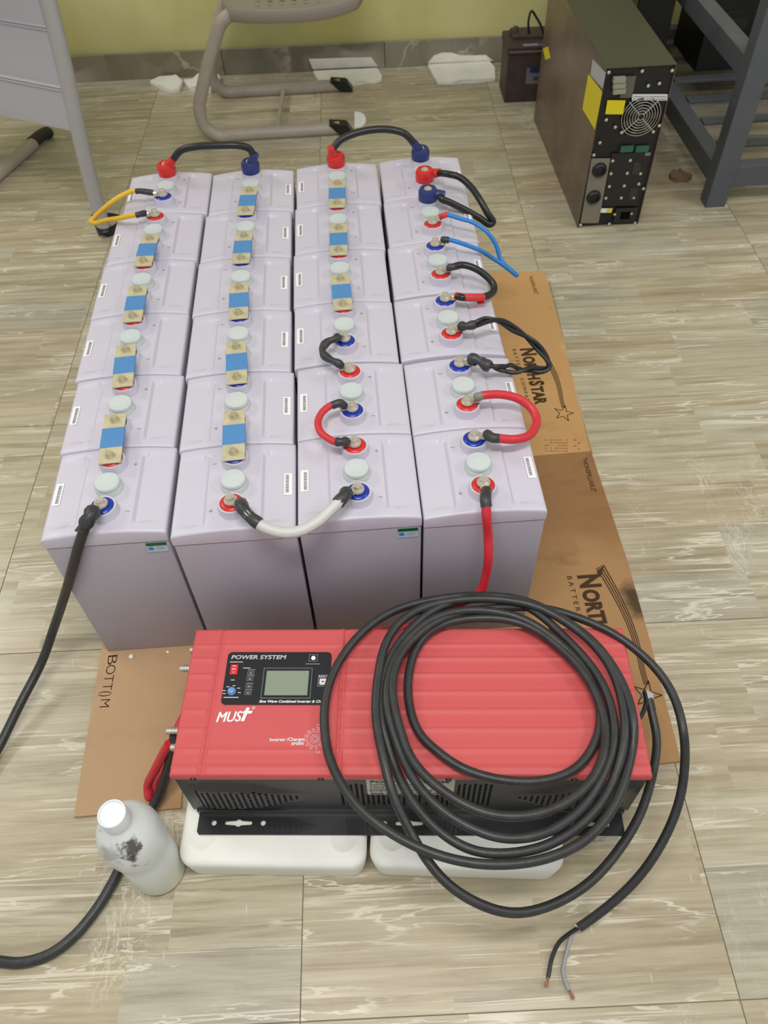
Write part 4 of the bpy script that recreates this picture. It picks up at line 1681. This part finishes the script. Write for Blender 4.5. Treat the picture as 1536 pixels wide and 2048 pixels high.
# seat shell
bm = bmesh.new()
NX, NY = 36, 36
SX0, SX1, SY0, SY1 = .145, .560, 1.735, 2.14
G2 = []
for i in range(NX + 1):
    row = []
    for j in range(NY + 1):
        a, b2 = i / NX * 2 - 1, j / NY * 2 - 1
        # squircle mapping for rounded corners
        kx = a * math.sqrt(max(0, 1 - .28 * b2 * b2))
        ky = b2 * math.sqrt(max(0, 1 - .28 * a * a))
        e_ = max(abs(a), abs(b2))
        z = .352 + .016 * e_ ** 4 - .010 * (1 - e_ ** 2) + .014 * max(0, a) ** 3
        row.append(bm.verts.new((SX0 + (kx + 1) / 2 * (SX1 - SX0), SY0 + (ky + 1) / 2 * (SY1 - SY0), z)))
    G2.append(row)
for i in range(NX):
    for j in range(NY):
        bm.faces.new((G2[i][j], G2[i + 1][j], G2[i + 1][j + 1], G2[i][j + 1]))
loop = [G2[i][0] for i in range(NX + 1)] + [G2[-1][j] for j in range(1, NY + 1)] + [G2[i][-1] for i in range(NX - 1, -1, -1)] + [G2[0][j] for j in range(NY - 1, 0, -1)]
ctr = Vector(((SX0 + SX1) / 2, (SY0 + SY1) / 2, 0))
prev = loop
for dz, sc_ in ((-.004, 1.012), (-.028, 1.006), (-.036, .985), (-.036, .90)):
    cur = []
    for v_ in loop:
        d = v_.co - ctr
        cur.append(bm.verts.new((ctr.x + d.x * sc_, ctr.y + d.y * sc_, v_.co.z + dz)))
    for i in range(len(loop)):
        j = (i + 1) % len(loop)
        bm.faces.new((prev[i], prev[j], cur[j], cur[i]))
    prev = cur
bm.faces.new(prev)
ch('seat', bm, taupe_seat)
bm = bmesh.new()
for i in range(9):
    for j in range(8):
        cyl(bm, (.215 + i * .034, 1.80 + j * .036, .352), (.215 + i * .034, 1.80 + j * .036, .3485), .006, seg=8)
        for v_ in bm.verts[-16:] if False else []:
            pass
bmesh.ops.translate(bm, vec=(0, 0, -.0035), verts=bm.verts[:])
tag(ch('seat_dimple', bm, taupe_seat), kind='stuff')

# ------------------------------------------------------------------ desk at the left
desk_grey = mat('grey_painted_sheet', rgb(178, 176, 180), .5, bump=.2, bscale=700)
desk = empty('desk', (-.22, 1.31, 0), 0, 'grey school desk with a grooved front panel, cut off at the left', 'desk')
DI = Matrix.Translation((.22, -1.31, 0))


def dk(name, bm, m, smooth=False):
    bmesh.ops.transform(bm, matrix=DI, verts=bm.verts[:])
    return obj(name, bm, m, desk, smooth)


dd = Vector((-.188, .103, 0)).normalized()
p0 = Vector((-.198, 1.30, 0))
bm = bmesh.new()
tube(bm, [p0 + Vector((.004, -.01, .03)), p0 + Vector((.012, -.004, .20)), p0 + Vector((.035, .0, .45)), p0 + Vector((.050, .0, .68))], .0235, 12, 6, flat=.75)
dk('leg', bm, mat('grey_tube', rgb(170, 167, 164), .45), True)
# sheet metal panel with two pressed grooves
bm = bmesh.new()
prof = []
n_ = Vector((dd.y, -dd.x, 0))
if n_.y > 0: n_ = -n_
zs = [.275, .372]
pr = [(.275, 0), (.366, 0), (.369, .004), (.372, 0), (.375, .004), (.379, 0), (.494, 0), (.497, .004), (.500, 0), (.503, .004), (.507, 0), (.66, 0)]
a_ = [bm.verts.new(p0 + Vector((.020, 0, 0)) * 0 + dd * .004 + Vector((.006 + .10 * (z - .275), 0, z)) + n_ * o_) for z, o_ in pr]
b_ = [bm.verts.new(p0 + dd * .75 + Vector((0, 0, z)) + n_ * o_) for z, o_ in pr]
for i in range(len(pr) - 1):
    bm.faces.new((a_[i], b_[i], b_[i + 1], a_[i + 1]))
r_ = bmesh.ops.extrude_face_region(bm, geom=bm.faces[:])
bmesh.ops.translate(bm, vec=-n_ * .0015, verts=[v for v in r_['geom'] if isinstance(v, bmesh.types.BMVert)])
dk('front_panel', bm, desk_grey)
bm = bmesh.new()
box(bm, p0 + dd * .37 + Vector((0, .16, .675)), (.85, .45, .022), .004, rz=math.atan2(-dd.y, -dd.x))
dk('desk_top', bm, desk_grey)
# black triangular foot
bm = bmesh.new()
f0 = Vector((-.196, 1.298, 0))
tube(bm, [f0 + Vector((-.003, .004, .058)), f0 + Vector((.000, -.004, .030)), f0 + Vector((.006, -.018, .010))], .0195, 10, 5, flat=.8)
tube(bm, [f0 + Vector((.006, -.018, .0115)), f0 + Vector((.030, .002, .012)), f0 + Vector((.055, .030, .015))], .0105, 8, 5)
tube(bm, [f0 + Vector((.000, .0, .050)), f0 + Vector((.025, .010, .044)), f0 + Vector((.055, .030, .018))], .0090, 8, 5)
dk('rubber_foot', bm, blk, True)
# rear frame so that the desk stands
bm = bmesh.new()
q1 = p0 + dd * .75
tube(bm, [q1 + Vector((0, 0, .012)), q1 + Vector((0, 0, .66))], .017, 10, 2)
dk('leg', bm, mat('grey_tube_b', rgb(150, 148, 146), .45), True)

# sled runner of a second chair at the left edge
ch2 = empty('school_chair', (-.6, 1.75, 0), 0, 'taupe chair runner with a black end, behind the grey desk at the left edge', 'chair')
bm = bmesh.new()
r0, r1 = at(85, 272, .016), at(0, 345, .016)
d = (r1 - r0).normalized()
tube(bm, [r0 - Vector((.6 - 1.2, 0, 0)) * 0, r0 + d * .1, r0 + d * .3, r0 + d * .42, r0 + d * .47 + Vector((0, 0, .06)), r0 + d * .44 + Vector((0, 0, .33))], .018, 12, 6)
bmesh.ops.translate(bm, vec=(.6, -1.75, 0), verts=bm.verts[:])
obj('frame_leg', bm, taupe, ch2, True)
bm = bmesh.new()
tube(bm, [r0 + d * .05 + Vector((0, 0, .004)), r0 + d * .01 + Vector((0, 0, .004)), r0 - d * .03 + Vector((0, 0, -.002))], .0215, 10, 4, flat=.8)
bmesh.ops.translate(bm, vec=(.6, -1.75, 0), verts=bm.verts[:])
obj('foot_cap', bm, blk, ch2, True)
bm = bmesh.new()
sc0 = r0 + d * .30
box(bm, sc0 + Vector((-.10, .12, .36)) - Vector((-.6, 1.75, 0)), (.40, .36, .024), .010, rz=.6)
obj('seat', bm, taupe_seat, ch2, True)


# ------------------------------------------------------------------ foam scraps by the wall
def slab_obj(name, pix, th, lab, m, z0=.0, bend=0.0):
    P_ = [at(u, v, th) for u, v in pix]
    bm = bmesh.new()
    poly_slab(bm, [(p.x, min(p.y, wall_y(p.x) - .014)) for p in P_], z0, th)
    bmesh.ops.bevel(bm, geom=bm.edges[:], offset=.002, segments=2, affect='EDGES')
    o = obj(name, bm, m, None, False)
    return tag(o, lab, 'foam')


f1_ = slab_obj('foam_sheet', [(626, 141), (755, 135), (764, 150), (762, 157), (745, 161), (722, 161), (705, 165), (680, 162), (640, 166)], .012, 'thin white foam sheet by the wall, behind the middle chair runner ends', foam_dirty)
f2_ = slab_obj('foam_sheet', [(855, 128), (980, 122), (990, 133), (991, 155), (960, 158), (925, 159), (905, 163), (875, 163), (866, 150)], .012, 'thin white foam sheet by the wall, next to the small dark battery', foam_dirty)
slab_obj('foam_scrap', [(299, 161), (318, 152), (345, 151), (352, 148), (365, 160), (358, 178), (346, 180), (320, 171)], .014, 'left torn white foam scrap by the wall, pointed like an arrowhead', foam_dirty)
slab_obj('foam_scrap', [(367, 158), (385, 158), (395, 146), (410, 142), (428, 140), (440, 150), (438, 166), (420, 178), (400, 172), (378, 174)], .016, 'right torn white foam scrap, behind the chair leg', foam_dirty)

for par_, pix in ((f1_, [(626, 139), (618, 119), (700, 115), (743, 114), (755, 134)]), (f2_, [(856, 127), (868, 112), (885, 106), (905, 106), (920, 111), (950, 111), (972, 110), (985, 122)])):
    bm = bmesh.new()
    lo, hi = [], []
    for u, v in pix:
        q = aty(u, v, wall_y(.37 if u < 800 else .88) - .016)
        q.y = wall_y(q.x) - .020
        lo.append(bm.verts.new((q.x, q.y, max(q.z, .010))))
        hi.append(bm.verts.new((q.x, q.y + .008, max(q.z, .010))))
    bm.faces.new(lo)
    bm.faces.new(hi[::-1])
    for i in range(len(lo)):
        j = (i + 1) % len(lo)
        bm.faces.new((lo[i], lo[j], hi[j], hi[i]))
    obj('leaning_flap', bm, foam_dirty, par_)

# bright half-round spot on the floor, put in as a thin white slab
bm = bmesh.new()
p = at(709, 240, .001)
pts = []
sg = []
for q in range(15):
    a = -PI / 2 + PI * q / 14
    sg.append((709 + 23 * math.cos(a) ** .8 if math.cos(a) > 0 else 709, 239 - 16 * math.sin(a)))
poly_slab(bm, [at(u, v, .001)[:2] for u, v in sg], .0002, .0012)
tag(obj('bright_spot', bm, mat('bright_spot_white', rgb(252, 252, 252), .25)), 'small bright white half-round spot on the floor right of the chair runners', 'scrap')

# ------------------------------------------------------------------ tower UPS cabinet
UX0, UX1, UY0, UY1, UH = 1.064, 1.226, 1.182, 1.80, .398
ups = empty('ups_tower', (1.145, 1.49, 0), 0, 'tall black power backup cabinet with yellow stickers and a rear fan', 'cabinet')
UI = Matrix.Translation((-1.145, -1.49, 0))


def up(name, bm, m, smooth=False, par=None, lab=None):
    bmesh.ops.transform(bm, matrix=UI, verts=bm.verts[:])
    o = obj(name, bm, m, par or ups, smooth)
    if lab: o['label'] = lab
    return o


ups_blk = mat('ups_rear_sheet', rgb(22, 21, 20), .42)
ups_side = mat('ups_side_sheet', rgb(100, 82, 70), .30, nz=.4, nscale=7)
ups_top = mat('ups_top_sheet', rgb(70, 70, 54), .5, bump=.3, bscale=800)
bm = bmesh.new()
box(bm, ((UX0 + UX1) / 2, (UY0 + UY1) / 2 + .002, UH / 2), (UX1 - UX0 - .004, UY1 - UY0 - .006, UH - .006), .001)
up('chassis', bm, ups_blk)
for x in (UX0 + .001, UX1 - .001):
    bm = bmesh.new()
    box(bm, (x, (UY0 + UY1) / 2, UH / 2), (.002, UY1 - UY0, UH - .001), .0005)
    up('side_panel', bm, ups_side)
bm = bmesh.new()
box(bm, ((UX0 + UX1) / 2, (UY0 + UY1) / 2, UH), (UX1 - UX0, UY1 - UY0, .0025), .0008)
up('top_panel', bm, ups_top)
# sheet lines and text on the rear face
FYU = UY0 + .002


def uf(x, y, zoff=0):       # point of the enlarged rear view -> world, on the rear plane
    return aty(1130 + x / 5.85, 120 + y / 5.85, FYU + zoff)


def urect(bm, x0, y0, x1, y1, t0=.0, t1=.002):
    a, b2 = uf(x0, y0), uf(x1, y1)
    cx, cz = (a.x + b2.x) / 2, (a.z + b2.z) / 2
    box(bm, (cx, FYU - (t0 + t1) / 2, cz), (abs(b2.x - a.x), t1 - t0, abs(a.z - b2.z)))


def ured(bm, q, t0=0.0, t1=.002):       # by four corners
    quad(bm, *[tuple(uf(*p) + Vector((0, -t0, 0))) for p in q], (0, -1, 0), t1 - t0)


bm = bmesh.new()
ured(bm, ((785, 398), (1198, 398), (1190, 470), (780, 470)))
lb_ = up('rear_label', bm, mat('ups_white_label', rgb(214, 220, 222), .5), lab='white strip label')
bm = bmesh.new()
for yy in (418, 448):
    ured(bm, ((800, yy), (1180, yy), (1178, yy + 12), (798, yy + 12)), .002, .0024)
up('label_lines', bm, ink_soft, par=lb_)
lb_.children[0].matrix_parent_inverse.identity()
bm = bmesh.new()
ured(bm, ((495, 468), (705, 470), (675, 632), (470, 630)))
yel = mat('yellow_sticker', rgb(224, 208, 28), .4)
up('warning_sticker', bm, yel, lab='yellow sticker')
bm = bmesh.new()
ured(bm, ((310, 1150), (530, 1150), (390, 1905), (180, 1905)), .0, .0015)
bg = up('switch_plate', bm, mat('grey_beige_plate', rgb(128, 122, 108), .5), lab='beige plate')
for (x, y) in ((400, 1280), (332, 1598)):
    c0 = uf(x, y)
    bm = bmesh.new()
    lathe(bm, [(.0185, .0), (.0175, .006), (.0135, .010), (.0115, .009), (.0105, .004), (0, .004)], seg=24, M=Matrix.Translation((c0.x, FYU - .0012, c0.z)) @ Matrix.Rotation(PI / 2, 4, 'X'))
    up('round_socket', bm, blk, True)
# grille
gc = uf(885, 655)
for k_ in range(7):
    bm = bmesh.new()
    R_ = .0075 + k_ * .0064
    pts = [(gc.x + R_ * math.cos(a), FYU - .005 + .0004 * k_, gc.z + R_ * math.sin(a)) for a in [2 * PI * q / 36 for q in range(37)]]
    tube(bm, pts, .0007, 6, smooth=False)
    up('fan_grille_ring', bm, steel, True)
bm = bmesh.new()
for a in (PI / 4, 3 * PI / 4, 5 * PI / 4, 7 * PI / 4):
    cyl(bm, (gc.x + .006 * math.cos(a), FYU - .004, gc.z + .006 * math.sin(a)), (gc.x + .050 * math.cos(a), FYU - .0015, gc.z + .050 * math.sin(a)), .0010, seg=6)
up('fan_grille_strut', bm, steel)
bm = bmesh.new()
lathe(bm, [(.047, 0), (.047, .0008), (0, .0008)], seg=32, M=Matrix.Translation((gc.x, FYU, gc.z)) @ Matrix.Rotation(PI / 2, 4, 'X'))
up('fan_opening', bm, dark_hole)
bm = bmesh.new()
for q in range(7):
    a = q * 2 * PI / 7
    M_ = Matrix.Translation((gc.x, FYU - .0018, gc.z)) @ Matrix.Rotation(PI / 2, 4, 'X') @ Matrix.Rotation(a, 4, 'Z')
    box(bm, (.026, 0, 0), (.034, .014, .0012), .0004, M=M_)
cyl(bm, (gc.x, FYU, gc.z), (gc.x, FYU - .003, gc.z), .013, seg=20)
up('fan_rotor', bm, blk)
# clear terminal cover with beige blocks
bm = bmesh.new()
for k_ in range(3):
    urect(bm, 560, 190 + k_ * 66, 690, 240 + k_ * 66, .0, .012)
up('terminal_block', bm, mat('beige_terminal', rgb(150, 148, 128), .5))
bm = bmesh.new()
urect(bm, 680, 190, 775, 425, .0, .006)
up('terminal_cover', bm, mat('grey_terminal_cover', rgb(92, 92, 82), .35))
# green connectors
for x0 in (650, 830):
    bm = bmesh.new()
    urect(bm, x0, 1005, x0 + 135, 1062, .0, .006)
    up('green_connector', bm, mat('green_connector_plastic', rgb(50, 96, 74), .5), lab='green connector')
bm = bmesh.new()
ured(bm, ((425, 1735), (555, 1735), (540, 1782), (412, 1782)))
o = up('rear_label', bm, white_lab, lab='small white and yellow label')
bm = bmesh.new()
ured(bm, ((490, 1735), (555, 1735), (540, 1782), (475, 1782)), .002, .0024)
up('yellow_patch', bm, yel, par=o)
# outlet block, raised plates
bm = bmesh.new()
ured(bm, ((545, 1090), (1000, 1075), (840, 1700), (440, 1700)), .0, .0025)
up('outlet_plate', bm, mat('outlet_black', rgb(30, 30, 29), .35))
bm = bmesh.new()
ured(bm, ((590, 1730), (850, 1720), (815, 1890), (560, 1895)), .0, .004)
up('power_inlet', bm, mat('inlet_black', rgb(36, 34, 33), .35))
bm = bmesh.new()
ured(bm, ((650, 1770), (760, 1765), (745, 1850), (635, 1855)), .004, .0046)
up('inlet_opening', bm, dark_hole)
bm = bmesh.new()
for (x0, y0) in ((800, 1190), (760, 1490)):
    ured(bm, ((x0, y0), (x0 + 90, y0), (x0 + 65, y0 + 140), (x0 - 20, y0 + 140)), .0025, .004)
up('outlet', bm, mat('outlet_face', rgb(52, 48, 46), .4))
bm = bmesh.new()
ured(bm, ((935, 1078), (1000, 1075), (990, 1110), (930, 1112)), .0025, .0035)
up('grey_tab', bm, mat('grey_tab_plastic', rgb(120, 122, 124), .4))
for (x, y) in ((510, 140), (900, 125), (1250, 118), (805, 210), (1100, 270), (970, 297), (765, 380), (585, 780), (660, 843), (405, 963), (335, 1107), (1100, 762), (1030, 835), (480, 695), (555, 1175), (760, 1170), (535, 1325), (725, 1320), (880, 1325), (515, 1475), (690, 1468), (860, 1445), (475, 1612), (655, 1608), (800, 1605), (915, 1500), (180, 1925), (515, 1912), (815, 1900), (775, 1790), (580, 1800)):
    c0 = uf(x, y)
    bm = bmesh.new()
    lathe(bm, [(.0042, 0), (.0036, .0016), (.0015, .0026), (0, .0027)], seg=10, M=Matrix.Translation((c0.x, FYU - .0022, c0.z)) @ Matrix.Rotation(PI / 2, 4, 'X'))
    up('screw', bm, steel, True)


def us(x, y):
    return atx(1130 + x / 5.85, 120 + y / 5.85, UX0)


bm = bmesh.new()
quad(bm, us(275, 165), us(436, 372), us(350, 815), us(206, 572), (-1, 0, 0), .0005)
up('warning_sticker', bm, yel, lab='yellow sticker')
bm = bmesh.new()
quad(bm, us(325, -10), us(475, 150), us(440, 335), us(300, 175), (-1, 0, 0), .0005)
up('side_label', bm, mat('blurred_white_label', rgb(176, 178, 184), .5), lab='white label')
bm = bmesh.new()
P_ = [atx(u, v, UX0) for u, v in ((1086, 97), (1096, 93), (1101, 116), (1091, 120))]
quad(bm, *P_, (-1, 0, 0), .0005)
up('warning_sticker', bm, yel, lab='small yellow sticker')

# ------------------------------------------------------------------ small dark battery at the wall
dark_b = mat('dusty_dark_plastic', rgb(66, 52, 46), .6, nz=.25, nscale=30)
sb = empty('car_battery', (1.075, 1.985, 0), -.03, 'small dusty dark brown battery with a blue label, beside the tall cabinet', 'battery')
bm = bmesh.new()
box(bm, (0, 0, .072), (.165, .125, .144), .004)
obj('case', bm, dark_b, sb)
bm = bmesh.new()
box(bm, (0, 0, .155), (.172, .132, .026), .004)
box(bm, (0, .02, .172), (.13, .07, .014), .003)
obj('lid', bm, dark_b, sb)
bm = bmesh.new()
box(bm, (-.0, -.0665, .153), (.16, .002, .004))
obj('lid_trim', bm, mat('dusty_trim', rgb(128, 112, 102), .6), sb)
bm = bmesh.new()
box(bm, (.02, -.058, .1685), (.115, .012, .002))
lb_ = obj('top_label', bm, mat('pale_label', rgb(140, 142, 150), .5), sb)
bm = bmesh.new()
box(bm, (.03, -.058, .1698), (.045, .006, .0012))
obj('blue_stripe', bm, mat('blue_label', rgb(48, 50, 118), .5), lb_)
bm = bmesh.new()
box(bm, (.015, -.063, .080), (.070, .0012, .048))
fl = obj('front_label', bm, mat('pale_label_b', rgb(112, 110, 114), .5), sb)
bm = bmesh.new()
box(bm, (.020, -.0638, .097), (.060, .0014, .016))
obj('blue_stripe', bm, mat('blue_label_b', rgb(38, 38, 98), .5), fl)
bm = bmesh.new()
box(bm, (.018, -.0638, .072), (.028, .0012, .010))
obj('label_print', bm, ink, fl)
bm = bmesh.new()
tube(bm, [(-.012, 0, .176), (-.018, .0, .215), (-.012, .0, .242), (.004, .0, .225), (.022, -.005, .200), (.032, -.010, .176)], .0035, 8, 6)
obj('wire_loop', bm, blk, sb, True)
for sx_ in (-.05, .055):
    bm = bmesh.new()
    cyl(bm, (sx_, .03, .176), (sx_, .03, .190), .009, .008, 14)
    obj('terminal_post', bm, mat('dull_lead', rgb(96, 88, 82), .6, .4), sb, True)

# ------------------------------------------------------------------ steel rack at the right
rack_m = mat('slate_painted_steel', rgb(84, 88, 92), .48, nz=.08, nscale=14)
rk = empty('steel_rack', (1.47, 1.27, 0), 0, 'slate grey steel rack standing at the right edge beside the black cabinet', 'rack')
RI = Matrix.Translation((-1.47, -1.27, 0))


def rk_(name, bm, m=rack_m):
    bmesh.ops.transform(bm, matrix=RI, verts=bm.verts[:])
    return obj(name, bm, m, rk)


RX0, RX1, RY0, RY1 = 1.452, 1.98, 1.262, 2.16
for (x, y) in ((RX0, RY0), (RX1, RY0), (RX0, RY1), (RX1, RY1)):
    bm = bmesh.new()
    box(bm, (x, y, .40), (.054, .046, .80), .002)
    rk_('leg', bm)
for z in (.082, .345):
    for x in (RX0, RX1):
        bm = bmesh.new()
        box(bm, (x - .004, (RY0 + RY1) / 2, z), (.044, RY1 - RY0 - .046, .050), .002)
        rk_('side_rail', bm)
    for y in (RY0, RY1):
        bm = bmesh.new()
        box(bm, ((RX0 + RX1) / 2, y, z), (RX1 - RX0 - .054, .040, .056), .002)
        rk_('cross_rail', bm)
y = RY0 + .12
k_ = 0
while y < RY1 - .06:
    bm = bmesh.new()
    box(bm, ((RX0 + RX1) / 2, y, .100), (RX1 - RX0 - .05, .035, .008), .001)
    rk_('shelf_slat', bm)
    y += .135
# things standing on and behind the rack
bm = bmesh.new()
box(bm, (0, 0, .11), (.30, .22, .22), .004)
dbx = obj('case', bm, mat('near_black_case', rgb(20, 19, 20), .4))
dbx_r = empty('equipment_case', (1.70, 1.93, .105), 0, 'near-black case on the lower shelf of the slate rack', 'case')
dbx.parent = dbx_r
bm = bmesh.new()
box(bm, (0, -.1115, .14), (.20, .003, .05), .0005)
obj('vent_panel', bm, blk_gl, dbx_r)
tall = empty('equipment_case', (1.345, 1.905, 0), 0, 'black upright case between the tall cabinet and the slate rack', 'case')
bm = bmesh.new()
box(bm, (0, 0, .19), (.105, .40, .38), .003)
obj('case', bm, mat('black_case_side', rgb(17, 17, 18), .35), tall)
bm = bmesh.new()
box(bm, (0, -.2008, .376), (.098, .002, .004), .0)
obj('steel_trim', bm, steel, tall)
bm = bmesh.new()
box(bm, (0, 0, .075), (.20, .10, .15), .003)
wb = obj('carton', bm, mat('orange_brown_carton', rgb(132, 88, 48), .7, nz=.1))
wb.location = (1.66, 2.175, .0)
wb.location.y = 2.10
wb.location.z = .326
wb.location = (1.70, 1.93, .3255)
tag(wb, 'orange brown carton on top of the near-black case in the rack', 'carton')

# chip of wood on the floor
bm = bmesh.new()
poly_slab(bm, [at(u, v, .004)[:2] for u, v in ((1338, 352), (1345, 346), (1352, 348), (1358, 343), (1364, 348), (1378, 352), (1383, 357), (1375, 362), (1350, 362), (1341, 358))], .0002, .014)
for v_ in bm.verts:
    if v_.co.z > .01: v_.co.z += .006 * noise.noise(v_.co * 60)
tag(obj('wood_chip', bm, mat('brown_chip', rgb(124, 98, 74), .8, nz=.2)), 'small brown chip of wood on the floor between the cabinet and the rack', 'chip')
